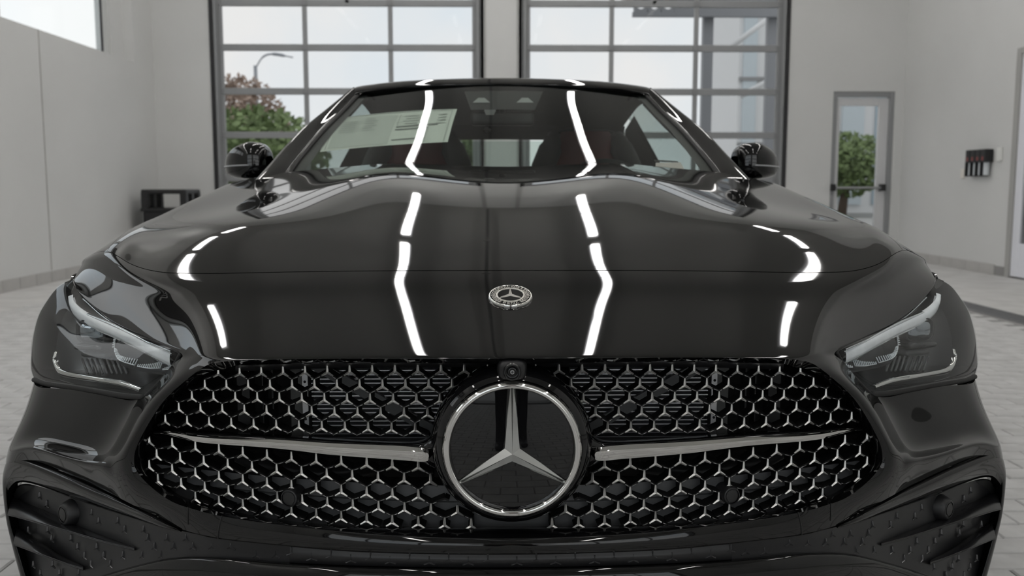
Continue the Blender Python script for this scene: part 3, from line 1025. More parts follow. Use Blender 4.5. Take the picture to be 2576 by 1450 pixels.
# camera pod above the emblem
pc = P(0, 932, -.004)
rows = []
for i, (f, dy) in enumerate(((1.12, .05), (1.08, .016), (1.0, .006), (.86, 0.0), (.62, -.002))):
    r_ = []
    for a in range(48):
        t = 2 * math.pi * a / 48
        c, s = math.cos(t), math.sin(t)
        e = 0.62
        r_.append(pc + Vector((math.copysign(abs(c) ** e, c) * .0195 * f, dy, math.copysign(abs(s) ** e, s) * .0145 * f - .001)))
    rows.append(r_)
POD = MB().grid(rows, closed=True).build('parking_camera', M_SATIN, CAR, smooth=True)
MB().lathe([(.0125, -.003), (.0125, .006), (.0112, .0085), (.0095, .0085), (.0090, .003), (.0062, .002), (.0060, .0055), (.0048, .0058)], pc + Vector((0, 0, -.0015)), ax, xd, 40).build('lens_barrel', mat('camera_black', (0.012, 0.012, 0.012), rough=0.3), POD, angle=30)
MB().lathe([(.0048, .0056), (.004, .0068), (.002, .0078), (.0001, .008)], pc + Vector((0, 0, -.0015)), ax, xd, 32).build('camera_lens', mat('lens_glass', (0.02, 0.02, 0.02), rough=0.03), POD, smooth=True)
MB().lathe([(.0030, .0078), (.0022, .0084), (.0016, .0078)], pc + Vector((0, 0, -.0015)), ax, xd, 24).build('lens_ring', mat('lens_ring_grey', (0.3, 0.3, 0.3), rough=0.3, metal=1), POD, smooth=True)

# what shows behind the mesh: radiator, posts, braces, lower closing panel
RAD = MB().box(-.60, .60, .42, .44, .40, .76).build('grille_backing', M_DARK, CAR)
def rad(s):
    mb = MB()
    z = P(300, 1100, .17).z
    zt = P(300, 918, .17).z
    x0, x1 = P(150, 1000, .17).x, P(497, 1000, .17).x
    MB().box(s * x0, s * x1, .185, .20, z - .02, zt + .02).build('radiator_core', mat('radiator_core', (0.10, 0.10, 0.105), rough=0.55, metal=0.4, bump=(700, .6, .002)), RAD)
    while z < zt:
        mb.box(s * x0, s * x1, .166, .190, z, z + .0017); z += .0068
    o = mb.build('radiator_fins', mat('radiator_fin', (0.80, 0.81, 0.82), rough=0.35, metal=1), RAD); o['kind'] = 'stuff'
    a = P(505, 1000, .165).x
    ps = MB().box(s * a, s * (a + .010), .160, .195, .55, .72, .001).build('radiator_post', mat('radiator_post', (0.65, 0.65, 0.66), rough=0.35, metal=1), RAD)
    for zz in (.58, .61, .64, .67): MB().tube([(s * (a + .005), .1595, zz), (s * (a + .005), .162, zz)], .0022, 8).build('post_hole', M_DARK, ps)
    MB().box(s * (a + .012), s * (a + .030), .170, .20, .55, .72, .001).build('post_panel', mat('grey_duct', (0.16, 0.16, 0.155), rough=0.5), RAD)
    for dx, w in ((.062, .0025), (.078, .0018), (.10, .02)):
        MB().box(s * (a + dx), s * (a + dx + w), .19, .22, .55, .72).build('duct_edge', mat('dark_duct', (0.045, 0.045, 0.046), rough=0.35), RAD)
    p0, p1 = P(500, 912, .155), P(170, 1098, .155)
    d = (p1 - p0).normalized(); n = Vector((-d.z, 0, d.x)) * .0085
    m = MB().prism([p0 - n, p0 + n, p0 + n + Vector((0, .012, 0)), p0 - n + Vector((0, .012, 0))], p0, p1)
    if s < 0: m.flip()
    m.build('brace', mat('grey_brace', (0.16, 0.162, 0.165), rough=0.45), RAD)
    # curved ducts behind the lower mesh
    m = MB().tube([P(330, 1178, .19), P(480, 1190, .19), P(640, 1165, .21), P(720, 1130, .23)], [.012, .016, .016, .012], 12, flat=.8)
    if s < 0: m.flip()
    m.build('air_duct', mat('dark_duct', (0.045, 0.045, 0.046), rough=0.35), RAD, smooth=True)
    # parking sensor in the lower grille
    c = P(553, 1249, ymesh(553) - .004); c.x *= s
    an = math.atan(.733 * c.x)
    axs = Vector((math.sin(an), -math.cos(an), .05))
    sn = MB().lathe([(.0138, -.03), (.0138, .004), (.0128, .0062), (.0112, .0066)], c, axs, (math.cos(an), math.sin(an), 0), 40).build('parking_sensor', M_SATIN, CAR, angle=35)
    MB().lathe([(.0112, .0045), (.0095, .0046), (.0094, .0058), (.0001, .0062)], c, axs, (math.cos(an), math.sin(an), 0), 40).build('sensor_face', mat('sensor_face', (0.014, 0.014, 0.014), rough=0.42), sn, angle=30)
both(rad)
rows = []
for u in range(-900, 901, 50):
    q = (u / 900.0) ** 2
    t_ = 1222 - 62 * q
    rows.append([star_pos(u, t_, .040), star_pos(u, t_ + 2, .024), star_pos(u, 1262 - 60 * q, .022), star_pos(u, 1266 - 60 * q, .028), star_pos(u, 1345 - 80 * q, .026)])
MB().grid(rows).build('closing_panel', mat('panel_charcoal', (0.07, 0.071, 0.074), rough=0.42), RAD, angle=40)

# ------------------------------------------------------------------ hood badge
hb = P(0, 746, .17)
hn = Vector((0, -math.sin(math.radians(21.5)), math.cos(math.radians(21.5))))
hx = Vector((1, 0, 0)); hy = hn.cross(hx)            # hy points up the hood
R_ = 0.0335
BADGE = MB().lathe([(R_ * 1.04, -.006), (R_ * 1.04, -.001), (R_ * 1.02, .0016), (R_ * .985, .0032), (R_ * .965, .0032), (R_ * .945, .0024)], hb, hn, hx, 96).build('hood_badge', M_CHROME, CAR, smooth=True)
BADGE['label'] = 'small round hood badge with star, wreath and lettering'
MB().lathe([(R_ * .95, .0024), (R_ * .0005, .0026)], hb, hn, hx, 96).build('badge_disc', M_PIANO, BADGE)
M_BSIL = mat('badge_silver', (0.66, 0.64, 0.60), rough=0.3, metal=0.85)
MB().lathe([(R_ * .60, .0024), (R_ * .60, .0034), (R_ * .64, .0037), (R_ * .68, .0034), (R_ * .68, .0024)], hb, hn, hx, 96).build('badge_ring', M_BSIL, BADGE, smooth=True)
def on_badge(x, y, h=.0028): return hb + hx * (x * R_) + hy * (y * R_) + hn * h
m3 = Matrix((hx, hy, hn)).transposed()
sb = star_mesh(R=.56, w=.10, h=.085, base=0.0, tipw=.018)
mb = MB()
for x, y, z in sb.v: mb.v.append(tuple(hb + hx * (x * R_) + hy * (z * R_ + .0) + hn * (.0026 - y * R_)))
mb.f = sb.f[:]
mb.build('badge_star', M_BSIL, BADGE)
def text_on_arc(word, mid_deg, r, size, outward, name):
    """flat raised letters along an arc of the badge"""
    cv = bpy.data.curves.new(name, 'FONT')
    n = len(word)
    step = size * 0.94 / r
    for i, ch in enumerate(word):
        c = bpy.data.curves.new('letter', 'FONT'); c.body = ch; c.size = size * R_ * 1.35; c.extrude = .0002; c.offset = .00018; c.align_x = 'CENTER'; c.align_y = 'CENTER'
        t = bpy.data.objects.new('letter', c); COL.objects.link(t)
        dg = bpy.context.evaluated_depsgraph_get()
        me = bpy.data.meshes.new_from_object(t.evaluated_get(dg))
        bpy.data.objects.remove(t)
        off = (i - (n - 1) / 2) * step
        an = math.radians(mid_deg) + (-off if outward else off)
        pos = on_badge(math.cos(an) * r, math.sin(an) * r, .0030)
        rot = an - math.pi / 2 if outward else an + math.pi / 2
        X = hx * math.cos(rot) + hy * math.sin(rot); Y_ = -hx * math.sin(rot) + hy * math.cos(rot)
        M4 = Matrix.Translation(pos) @ Matrix((X, Y_, hn)).transposed().to_4x4()
        me.transform(M4)
        link('letter', me, M_BSIL, BADGE)
    bpy.data.curves.remove(cv)
text_on_arc('MERCEDES', 90, .80, .175, True, 'MERCEDES')
text_on_arc('BENZ', 270, .81, .205, False, 'BENZ')
for s in (1, -1):
    wr = MB()
    for i in range(9):
        an = math.radians(-52 + i * 11.0)
        for rr, tw in ((.735, .35), (.865, -.35)):
            c = Vector((math.cos(an) * rr * s, math.sin(an) * rr, 0))
            ta = an + math.pi / 2 + tw
            t = Vector((math.cos(ta) * s, math.sin(ta), 0)); n = Vector((-t.y, t.x, 0))
            poly = [c - t * .075, c - t * .03 + n * .03, c + t * .05 + n * .03, c + t * .08, c + t * .05 - n * .03, c - t * .03 - n * .03]
            pp = [on_badge(p.x, p.y, .0027) for p in poly]
            wr.prism(pp, pp[0], pp[0] + hn * .0005)
    wr.tube([on_badge(math.cos(math.radians(a)) * .80 * s, math.sin(math.radians(a)) * .80, .0029) for a in range(-56, 42, 6)], .0004, 5)
    wr.build('laurel_wreath', M_BSIL, BADGE)
# ------------------------------------------------------------------ headlights
L_UP = [(826, 888, .170), (852, 873, .190), (940, 834, .296), (1012, 789, .386), (1064, 741, .462), (1092, 701, .525)]
L_OUT = [(1092, 701, .525), (1126, 722, .52), (1152, 755, .508), (1173, 792, .492), (1186, 840, .472), (1191, 888, .455), (1192, 925, .440), (1184, 952, .410)]
L_BOT = [(916, 997, .196), (965, 993, .218), (1033, 981, .255), (1101, 969, .300), (1150, 963, .355), (1184, 952, .410)]
L_IN = [(826, 888, .170), (849, 926, .180), (893, 975, .190), (916, 997, .196)]
up, ou, bo, inn = [spline([P(*a) for a in l], 8) for l in (L_UP, L_OUT, L_BOT, L_IN)]
M_LENS = glass_mat('headlight_lens', (0.93, 0.95, 0.95), 0.0, 1.5)
M_LHOUS = mat('headlight_housing', (0.030, 0.031, 0.033), rough=0.22)
M_LGLOS = mat('headlight_gloss_black', (0.018, 0.018, 0.020), rough=0.10)
M_DRL = mat('daylight_bar', (0.90, 0.92, 0.95), rough=0.22, noise=(40, 0.06))
M_REFL = mat('bright_reflector', (0.82, 0.85, 0.88), rough=0.10, metal=1.0)
M_RIB = mat('reflector_ribs', (0.78, 0.82, 0.85), rough=0.3)
NRM = Vector((0.42, -0.86, 0.28)).normalized()
def HP(u, v, Y, push=0.0):
    return P(u, v, Y) - NRM * push
def ribbon(pts, widths, direction, thick):
    """flat curved bar along pts, broad in 'direction' (a Vector per point or one), thick along NRM"""
    ps = spline(pts, 6)
    rows = []
    for i, p in enumerate(ps):
        t = i / (len(ps) - 1) * (len(widths) - 1)
        j = min(int(t), len(widths) - 2); w = lerp(widths[j], widths[j + 1], t - j)
        tg = (ps[min(i + 1, len(ps) - 1)] - ps[max(i - 1, 0)]).normalized()
        n = (direction - tg * direction.dot(tg)).normalized()
        b = tg.cross(n).normalized()
        if b.dot(NRM) < 0: b = -b
        rows.append([p - n * w - b * thick, p - n * w, p - n * w * .8 + b * thick * .8, p - n * w * .3 + b * thick, p + n * w * .3 + b * thick, p + n * w * .8 + b * thick * .8, p + n * w, p + n * w - b * thick])
    return MB().grid(rows)
def headlight(s):
    def fin(mb, name, m, par, **k):
        if s < 0: mb.flip()
        return mb.build(name, m, par, **k)
    # housing bowl
    ce = P(1030, 860, .40)
    def shrink(pl, f, d): return [ce.lerp(p, f) - NRM * d for p in pl]
    rows = coons(shrink(bo, .93, .045), shrink(up, .93, .045), shrink(inn[::-1], .93, .045), shrink(ou[::-1], .93, .045), 24, 16, lambda u, v: -NRM * (.035 * 4 * u * (1 - u) * min(1, 4 * v * (1 - v))))
    H = fin(MB().grid(rows), 'headlight', M_LHOUS, CAR, smooth=True)
    H['label'] = 'swept back headlight with clear lens and bright daylight bar'
    # collar between lens rim and bowl
    rim = up + ou[1:] + bo[::-1][1:] + inn[::-1][1:-1]
    col = MB().grid([[p - NRM * .002 for p in rim], [ce.lerp(p, .97) - NRM * .02 for p in rim], [ce.lerp(p, .93) - NRM * .046 for p in rim]], closed=True)
    fin(col, 'housing_collar', M_LGLOS, H, smooth=True)
    # lens
    rows = coons(bo, up, inn[::-1], ou[::-1], 40, 24, lambda u, v: NRM * (.020 * (4 * u * (1 - u)) ** .8 * (4 * v * (1 - v)) ** .7))
    fin(MB().grid(rows), 'lens', M_LENS, H, smooth=True)
    # black gasket round the lens
    fin(MB().tube([p - NRM * .001 for p in bo + []], .0050, 8), 'gasket', M_RUBBER, H, smooth=True)
    fin(MB().tube([p - NRM * .001 for p in inn], .0032, 8), 'gasket', M_RUBBER, H, smooth=True)
    fin(MB().tube([p - NRM * .003 for p in up[:-5]], .0022, 8), 'gasket', M_RUBBER, H, smooth=True)
    # daylight bar in two optical strips
    dirn = Vector((.35, .2, .9))
    drl = [(1104, 742, .47), (1097, 772, .447), (1066, 799, .405), (1010, 824, .345), (955, 851, .290), (905, 878, .240), (858, 899, .205)]
    fin(ribbon([HP(a, b, c, .012) for a, b, c in drl], [.004, .010, .011, .010, .010, .0105, .011], dirn, .005), 'daylight_bar', M_DRL, H, smooth=True)
    fin(ribbon([HP(a - 4, b - 12, c, .010) for a, b, c in drl[2:]], [.002, .0035, .0035, .0035, .0035], dirn, .003), 'daylight_edge', M_REFL, H, smooth=True)
    fin(ribbon([HP(a - 2, b + 16, c, .016) for a, b, c in drl[1:]], [.002, .003, .003, .003, .004, .005], dirn, .003), 'daylight_edge', M_REFL, H, smooth=True)
    # trim line along the upper edge
    fin(ribbon([HP(a, b + 9, c + .002, .004) for a, b, c in L_UP[1:-1]], [.002, .0025, .002], dirn, .002), 'trim_line', M_REFL, H, smooth=True)
    # projector module: rounded box with a bulging lens
    c = HP(1062, 828, .395, .022)
    zx = Vector((.93, .37, 0)).normalized(); zz = Vector((0, 0, 1)); zn = Vector((.37, -.93, 0)).normalized()
    def sbox(cn, w, h, steps, e=.55):
        rows = []
        for f, dep in steps:
            r_ = []
            for a in range(40):
                t = 2 * math.pi * a / 40; cc, ss = math.cos(t), math.sin(t)
                r_.append(cn + zx * (math.copysign(abs(cc) ** e, cc) * w * f) + zz * (math.copysign(abs(ss) ** e, ss) * h * f) + zn * dep)
            rows.append(r_)
        return MB().grid(rows, closed=True)
    fin(sbox(c, .033, .021, [(1.06, -.05), (1.06, .004), (1.0, .008), (.92, .006), (.92, -.002)]), 'projector_frame', M_LGLOS, H, smooth=True)
    fin(sbox(c, .033, .021, [(.92, .000), (.80, .007), (.55, .012), (.25, .0145), (.01, .015)]), 'projector_lens', mat('projector_glass', (0.30, 0.33, 0.36), rough=0.03, metal=1.0), H, smooth=True)
    c2 = HP(1062, 866, .385, .020)
    fin(sbox(c2, .034, .0055, [(1.0, -.05), (1.0, .010), (.9, .014), (.02, .015)]), 'lamp_shelf', M_LGLOS, H, smooth=True)
    c2 = HP(1060, 884, .385, .026)
    fin(sbox(c2, .030, .006, [(1.0, -.05), (1.0, .004), (.9, .008), (.02, .009)]), 'auxiliary_lamp', mat('grey_lamp', (0.10, 0.10, 0.10), rough=0.25), H, smooth=True)
    # faceted inner chamber with ribbed reflectors
    ch = [(1000, 850), (1010, 880), (990, 915), (960, 925), (880, 940), (850, 915), (870, 895), (930, 868)]
    mbx = MB(); pts0 = [HP(a, b, lerp(.17, .35, (a - 820) / 220.0), .020) for a, b in ch]; cc_ = sum(pts0, Vector()) / len(pts0)
    mbx.grid([pts0, [cc_.lerp(p, .80) - NRM * .02 for p in pts0]], closed=True)
    mbx.f.append([len(pts0) + i for i in range(len(pts0))])
    fin(mbx, 'reflector_chamber', mat('chamber_grey', (0.07, 0.072, 0.075), rough=0.22), H)
    def ribs(path, w0, w1, n, name):
        p3 = spline([HP(a, b, lerp(.17, .35, (a - 820) / 220.0), .016) for a, b in path], 8)
        mb = MB()
        for i in range(n):
            t = i / (n - 1) * (len(p3) - 1); j = min(int(t), len(p3) - 2)
            p = p3[j].lerp(p3[j + 1], t - j); w = lerp(w0, w1, i / (n - 1))
            tg = (p3[j + 1] - p3[j]).normalized()
            nn = tg.cross(NRM).normalized()
            if nn.z < 0: nn = -nn
            q = p + nn * w
            mb.tube([p, q + tg * w * .4], .0011, 5)
        fin(mb, name, M_RIB, H, smooth=True)['kind'] = 'stuff'
        fin(ribbon(p3[::4] + [p3[-1]], [.0012, .0012], dirn, .001), 'rib_edge', M_REFL, H, smooth=True)
    ribs([(1002, 848), (1004, 872), (998, 894), (984, 905), (955, 914)], .004, .011, 22, 'ribbed_reflector')
    ribs([(948, 917), (920, 922), (893, 922)], .004, .012, 13, 'ribbed_reflector')
    ribs([(886, 926), (868, 924), (852, 920)], .003, .009, 9, 'ribbed_reflector')
    # grooved panel under the projector
    mb = MB()
    for i in range(9):
        a = 1098 - i * 12
        mb.tube([HP(a, 896, lerp(.17, .40, (a - 820) / 270.0), .030), HP(a - 22, 934, lerp(.17, .39, (a - 842) / 270.0), .022)], .0022, 6)
    fin(mb, 'grooved_panel', mat('groove_grey', (0.11, 0.112, 0.115), rough=0.3), H, smooth=True)['kind'] = 'stuff'
    # chrome sill along the lower edge
    sill = [(1136, 882, .415), (1138, 912, .402), (1122, 936, .375), (1060, 948, .300), (985, 960, .250), (930, 978, .215)]
    fin(ribbon([HP(a, b, c, .006) for a, b, c in sill], [.002, .007, .0075, .005, .005, .0035], Vector((.3, .25, .9)), .003), 'chrome_sill', M_CHROME, H, smooth=True)
    pl_ = [HP(a, b, c, .002) for a, b, c in ((1018, 949, .27), (965, 957, .24), (955, 968, .238), (1010, 960, .268))]
    mbp = MB(); mbp.v += [tuple(p) for p in pl_]; mbp.f.append([0, 1, 2, 3]); fin(mbp, 'sill_plate', mat('pale_plate', (0.55, 0.55, 0.54), rough=0.35), H)
both(headlight)

# ------------------------------------------------------------------ corner air intakes
def intake(s):
    def fin(mb, name, m, par, **k):
        if s < 0: mb.flip()
        return mb.build(name, m, par, **k)
    # gloss frame: outer edge, ridge, inner edge, folded back
    W = [((826, 1328, .100), (826, 1330, .100), (824, 1333, .102)),
         ((868, 1307, .116), (868, 1314, .112), (864, 1324, .120)),
         ((912, 1283, .135), (910, 1296, .128), (902, 1313, .142)),
         ((1012, 1231, .198), (1008, 1256, .184), (990, 1284, .200)),
         ((1110, 1186, .252), (1104, 1214, .236), (1082, 1252, .258)),
         ((1205, 1151, .312), (1196, 1178, .298), (1175, 1216, .318)),
         ((1244, 1146, .350), (1236, 1180, .335), (1220, 1208, .350)),
         ((1259, 1178, .378), (1252, 1206, .360), (1240, 1226, .375)),
         ((1259, 1230, .385), (1253, 1240, .368), (1244, 1252, .385)),
         ((1251, 1300, .388), (1245, 1303, .372), (1235, 1306, .388)),
         ((1240, 1352, .386), (1232, 1354, .370), (1222, 1356, .386)),
         ((1227, 1405, .382), (1217, 1406, .366), (1205, 1407, .382)),
         ((1213, 1456, .378), (1202, 1456, .362), (1190, 1456, .378)),
         ((1190, 1530, .370), (1178, 1530, .355), (1166, 1530, .370))]
    st = []
    for o_, r_, i_ in W:
        po, pr, pi_ = P(*o_), P(*r_), P(*i_)
        st.append([po + Vector((0.004, .03, 0)), po, po.lerp(pr, .5) + Vector((.001, -.004, .001)), pr, pr.lerp(pi_, .5) + Vector((0, -.004, .001)), pi_, pi_ + Vector((0, .035, 0))])
    F = fin(MB().grid(dense(st, 5, 3)), 'air_intake', M_PAINT, CAR, smooth=True)
    F['label'] = 'gloss framed corner air intake with star pattern panel and two fins'
    # satin panel, recessed towards the outside
    PT = [(556, 1373, 1412, .040, .046), (726, 1354, 1398, .066, .070), (790, 1340, 1396, .085, .09), (830, 1331, 1397, .104, .106), (902, 1312, 1408, .146, .142), (990, 1282, 1432, .208, .198), (1082, 1250, 1462, .270, .252), (1150, 1226, 1485, .322, .300), (1205, 1212, 1500, .372, .34), (1240, 1225, 1510, .41, .37)]
    st = []
    for u, a, b, ya, yb in PT:
        ub = interp([0, 1082, 1150, 1205, 1240], [0, 1082, 1132, 1160, 1178], u)
        st.append([P(u, a - 1, ya + .004), P(lerp(u, ub, .33), lerp(a, b, .33), lerp(ya, yb, .33) + .006), P(lerp(u, ub, .66), lerp(a, b, .66), lerp(ya, yb, .66) + .006), P(ub, b + 1, yb + .004)])
    rows = dense(st, 5, 4)
    pan = fin(MB().grid(rows), 'intake_panel', M_SATIN, F, smooth=True)
    # dark pocket on the outside
    pk = [[P(1165, 1222, .345), P(1215, 1215, .375), P(1236, 1240, .40)], [P(1150, 1300, .352), P(1212, 1300, .42), P(1232, 1300, .42)], [P(1140, 1370, .345), P(1195, 1370, .42), P(1218, 1370, .42)], [P(1130, 1450, .335), P(1180, 1450, .42), P(1195, 1450, .42)]]
    fin(MB().grid(dense(pk, 4, 4)), 'intake_pocket', M_DARK, F, smooth=True)
    # small raised stars on the panel
    def surf(u, v):
        j = 0
        while j < len(PT) - 2 and PT[j + 1][0] < u: j += 1
        t = (u - PT[j][0]) / (PT[j + 1][0] - PT[j][0])
        a, b, ya, yb = [lerp(PT[j][q], PT[j + 1][q], t) for q in (1, 2, 3, 4)]
        f = (v - a) / (b - a)
        return P(u, v, lerp(ya, yb, f) + .0055), a, b
    global me_emb
    if 'me_emb' not in globals():
        me_emb = star_mesh(R=.0078, w=.0014, h=.0030, base=.001, tipw=.0010).mesh('raised_star'); me_emb.materials.append(mat('raised_star_satin', (0.16, 0.16, 0.165), rough=0.22, metal=.8))
    row = 0
    v = 1222.0
    fins = [((31, 1285), (346, 1376), 26), ((48, 1358), (218, 1424), 22)]
    while v < 1460:
        u = 575 + (24 if row % 2 else 0) + row * 7 % 40
        while u < 1200:
            p, a, b = surf(u, v)
            yf1 = interp([940, 1060, 1180, 1240], [1376, 1335, 1298, 1282], u); yf2 = interp([1066, 1150, 1240], [1424, 1388, 1355], u)
            on_fin = (u > 930 and -34 < v - yf1 < 12) or (u > 1058 and -30 < v - yf2 < 10)
            near_sensor = abs(u - 1094) < 34 and abs(v - 1284) < 40
            if a + 12 < v < b - 8 and not on_fin and not near_sensor:
                o = link('raised_star', me_emb, None, F)
                o.location = (p.x * s, p.y, p.z)
                o.rotation_euler = (0, 0, s * math.atan(interp([550, 830, 1000, 1200], [.25, .42, .62, .72], u)))
            u += 47
        v += 21.5; row += 1
    # two sharp fins
    for base_pts, hgt in (([(940, 1377, .168), (1010, 1354, .205), (1080, 1328, .250), (1150, 1303, .292), (1215, 1283, .345), (1240, 1276, .37)], 1.0),
                          ([(1066, 1425, .232), (1110, 1405, .262), (1160, 1380, .290), (1200, 1362, .330), (1228, 1350, .36)], .85)):
        st = []
        n = len(base_pts)
        for i, (u, v, y) in enumerate(base_pts):
            q = i / (n - 1)
            out = .026 * hgt * min(1, q * 1.8)
            th = .004 + .020 * q * (1.25 - q) * hgt
            b0 = P(u, v, y + .02)
            tip = P(u, v, y) + Vector((0, -out * .55, -.004 * q))
            upp = P(u, v - 4 - 30 * q * hgt, y + .035)
            low = P(u, v + 6 + 10 * q, y + .03)
            st.append([upp, upp.lerp(tip, .55) + Vector((0, .004 * q, .0045)), tip + Vector((0, .0008, .0018)), tip, tip + Vector((0, .0012, -.0022)), low])
        fin(MB().grid(dense(st, 6, 3)), 'intake_fin', mat('fin_black', (0.010, 0.010, 0.011), rough=0.2), F, smooth=True)
    # parking sensor on a swollen base
    c = P(1096, 1284, .278)
    axs = Vector((.62, -.78, .02)).normalized(); xs = axs.cross(Vector((0, 0, 1))).normalized()
    sn = fin(MB().lathe([(.027, -.018), (.0245, -.006), (.0205, .006), (.0175, .0125), (.0155, .0140), (.0135, .0140)], c, axs, xs, 40), 'parking_sensor', M_SATIN, F, smooth=True)
    fin(MB().lathe([(.0135, .0125), (.0112, .0128), (.0110, .0142), (.0001, .0145)], c, axs, xs, 40), 'sensor_face', mat('sensor_face', (0.014, 0.014, 0.014), rough=0.42), sn, angle=25)
both(intake)
# the satin strip under the blade, with its own row of stars
PTS = [(0, 1397, 1428, .010, .016), (200, 1394, 1426, .012, .018), (390, 1387, 1421, .022, .028), (556, 1373, 1412, .040, .046)]
st = []
for u, a, b, ya, yb in PTS: st.append([P(u, a, ya + .002), P(u, (a + b) / 2, ya - .001), P(u, b, yb)])
st = [[Vector((-p.x, p.y, p.z)) for p in r] for r in st[:0:-1]] + st
STRIP = MB().grid(dense(st, 6, 4)).build('trim_strip', M_SATIN, CAR, smooth=True)
for k in range(-11, 12):
    u = abs(k) * 49 + 12; sgn = 1 if k >= 0 else -1
    j = 0
    while j < 2 and PTS[j + 1][0] < u: j += 1
    t = (u - PTS[j][0]) / (PTS[j + 1][0] - PTS[j][0])
    a, b, ya = [lerp(PTS[j][q], PTS[j + 1][q], t) for q in (1, 2, 3)]
    if k == 0: u = 12
    p = P(u, lerp(a, b, .36 if k % 2 else .64), ya)
    o = link('raised_star', me_emb, None, STRIP)
    o.location = (p.x * sgn, p.y, p.z); o.scale = (1.15, 1, 1.0)
# lower apron under the strip, sloping down and back
AP = [(0, 1430, .014), (200, 1428, .016), (390, 1423, .026), (556, 1414, .044), (726, 1400, .068), (830, 1399, .104), (902, 1410, .140), (990, 1434, .196), (1082, 1464, .25), (1150, 1487, .298), (1205, 1502, .338)]
st = []
for u, v, y in AP:
    st.append([P(u, v - 2, y + .010), P(u, v, y + .003), P(u, v + 10, y - .006), P(u, v + 60, y - .012), P(u, v + 150, y + .02), P(u, v + 190, y + .12)])
st = [[Vector((-p.x, p.y, p.z)) for p in r] for r in st[:0:-1]] + st
MB().grid(dense(st, 4, 4)).build('bumper_apron', M_PAINT, CAR, smooth=True)
# seams of the tow eye cover
for s in (1, -1):
    sm = MB()
    for line in ([(822, 1272), (824, 1300), (827, 1327)], [(716, 1292), (722, 1320), (727, 1352)]):
        pts = [on_body(P(u, v, .075), .0001) for u, v in line]
        pts = [on_body(p, .0001) for p in spline(pts, 8)]
        sm.tube(pts, .0011, 6)
    if s < 0: sm.flip()
    sm.build('panel_seam', M_DARK, CAR)
# ------------------------------------------------------------------ windscreen, pillars, roof
PIL_O = [(372, 221, 2.09), (440, 275, 1.935), (508, 330, 1.775), (563, 388, 1.625), (600, 428, 1.52), (628, 458, 1.44)]
PIL_I = [(364, 240, 2.045), (408, 286, 1.90), (455, 332, 1.75), (500, 384, 1.60), (532, 424, 1.49), (548, 452, 1.43)]
gtop = P(0, 212, 1.99)
gbot = Vector((0, 1.365, .985))
FR = [0, .24, .48, .74, .92, 1.0]
def glass_pt(fx, f, inset=0.0):
    """point of the windscreen: fx -1..1 across, f 0 at the top .. 1 at the bottom"""
    fl = f * (len(FR) - 1)
    e = None
    edge = EDGE_S
    t = 0
    while t < len(edge) - 2 and edge[t + 1][0] < f: t += 1
    q = (f - edge[t][0]) / (edge[t + 1][0] - edge[t][0])
    ed = edge[t][1].lerp(edge[t + 1][1], q)
    c = gtop.lerp(gbot, f) + Vector((0, -.012, .014)) * (4 * f * (1 - f))
    x = abs(fx)
    p = Vector((ed.x * fx, c.y + (ed.y - c.y) * x ** 2, c.z + (ed.z - c.z) * x ** 2))
    return p + Vector((0, .41, -.91)) * inset
es = spline([P(*a) for a in PIL_I], 8)
EDGE_S = []
zt, zb = es[0].z, es[-1].z
for p in es: EDGE_S.append((max(0.0, min(1.0, (zt - p.z) / (zt - zb))), p))
EDGE_S = sorted(EDGE_S, key=lambda a: a[0])
ws = MB().grid([[glass_pt(-1 + i / 20, f / 20) for i in range(41)] for f in range(21)]).build('windscreen', glass_mat('windscreen_glass', (0.80, 0.86, 0.83), 0.0, 1.52), CAR, smooth=True)
def pillar(s):
    st = []
    for a, b in zip(PIL_O, PIL_I):
        o_, i_ = P(*a), P(*b)
        st.append([o_ + Vector((-.01, .05, -.02)), o_, o_.lerp(i_, .35) + Vector((.004, -.006, .008)), o_.lerp(i_, .8) + Vector((.001, -.004, .005)), i_, i_ + Vector((-.01, .03, -.03))])
    mb = MB().grid(dense(st, 5, 4))
    if s < 0: mb.flip()
    mb.build('windscreen_pillar', M_PAINT, CAR, smooth=True)
    e = [p + Vector((-.004, -.004, .001)) for p in es]
    mb = MB().tube(e, .0075, 8, flat=.6)
    if s < 0: mb.flip()
    mb.build('windscreen_seal', M_RUBBER, CAR, smooth=True)
    # frit band inside the glass
    st = [[glass_pt(s * (1 - .075 * q / 2), f / 20, .004) for q in range(3)] for f in range(21)]
    MB().grid(st).build('frit_band', mat('frit_black', (0.01, 0.01, 0.01), rough=0.5), ws, smooth=True)
both(pillar)
M_TOP = mat('soft_top_fabric', (0.018, 0.018, 0.020), rough=0.75, bump=(1500, .4, .0006))
# header painted black, then the fabric roof
hd = []
for u, v0, v1, v2 in ((0, 213, 205, 196), (150, 215, 207, 199), (270, 222, 214, 206), (350, 233, 223, 216), (372, 240, 228, 221)):
    q = (u / 372.0) ** 2
    hd.append([P(u, v0 + 2, 1.99 + .06 * q + .01), P(u, v0, 1.975 + .06 * q), P(u, v1, 1.995 + .06 * q), P(u, v2, 2.05 + .06 * q), P(u, v2, 2.09 + .06 * q) - Vector((0, 0, .004))])
hd = [[Vector((-p.x, p.y, p.z)) for p in r] for r in hd[:0:-1]] + hd
MB().grid(dense(hd, 6, 3)).build('roof_header', M_PAINT, CAR, smooth=True)
rf = []
for Y, dz, w in ((2.06, -.004, 1.0), (2.25, .012, 1.02), (2.6, .022, 1.06), (3.0, -.010, 1.08), (3.35, -.075, 1.06)):
    z0 = P(0, 196, 2.05).z + dz
    xw = P(372, 221, 2.11).x * w
    rf.append([Vector((xw * k, Y + .05 * abs(k) ** 2 * (1 if Y < 2.4 else .2), z0 - .048 * abs(k) ** 2.2 - (.03 if abs(k) == 1 else 0))) for k in (-1, -.94, -.75, -.4, 0, .4, .75, .94, 1)])
MB().grid(dense(rf, 6, 4)).build('roof', M_TOP, CAR, smooth=True)
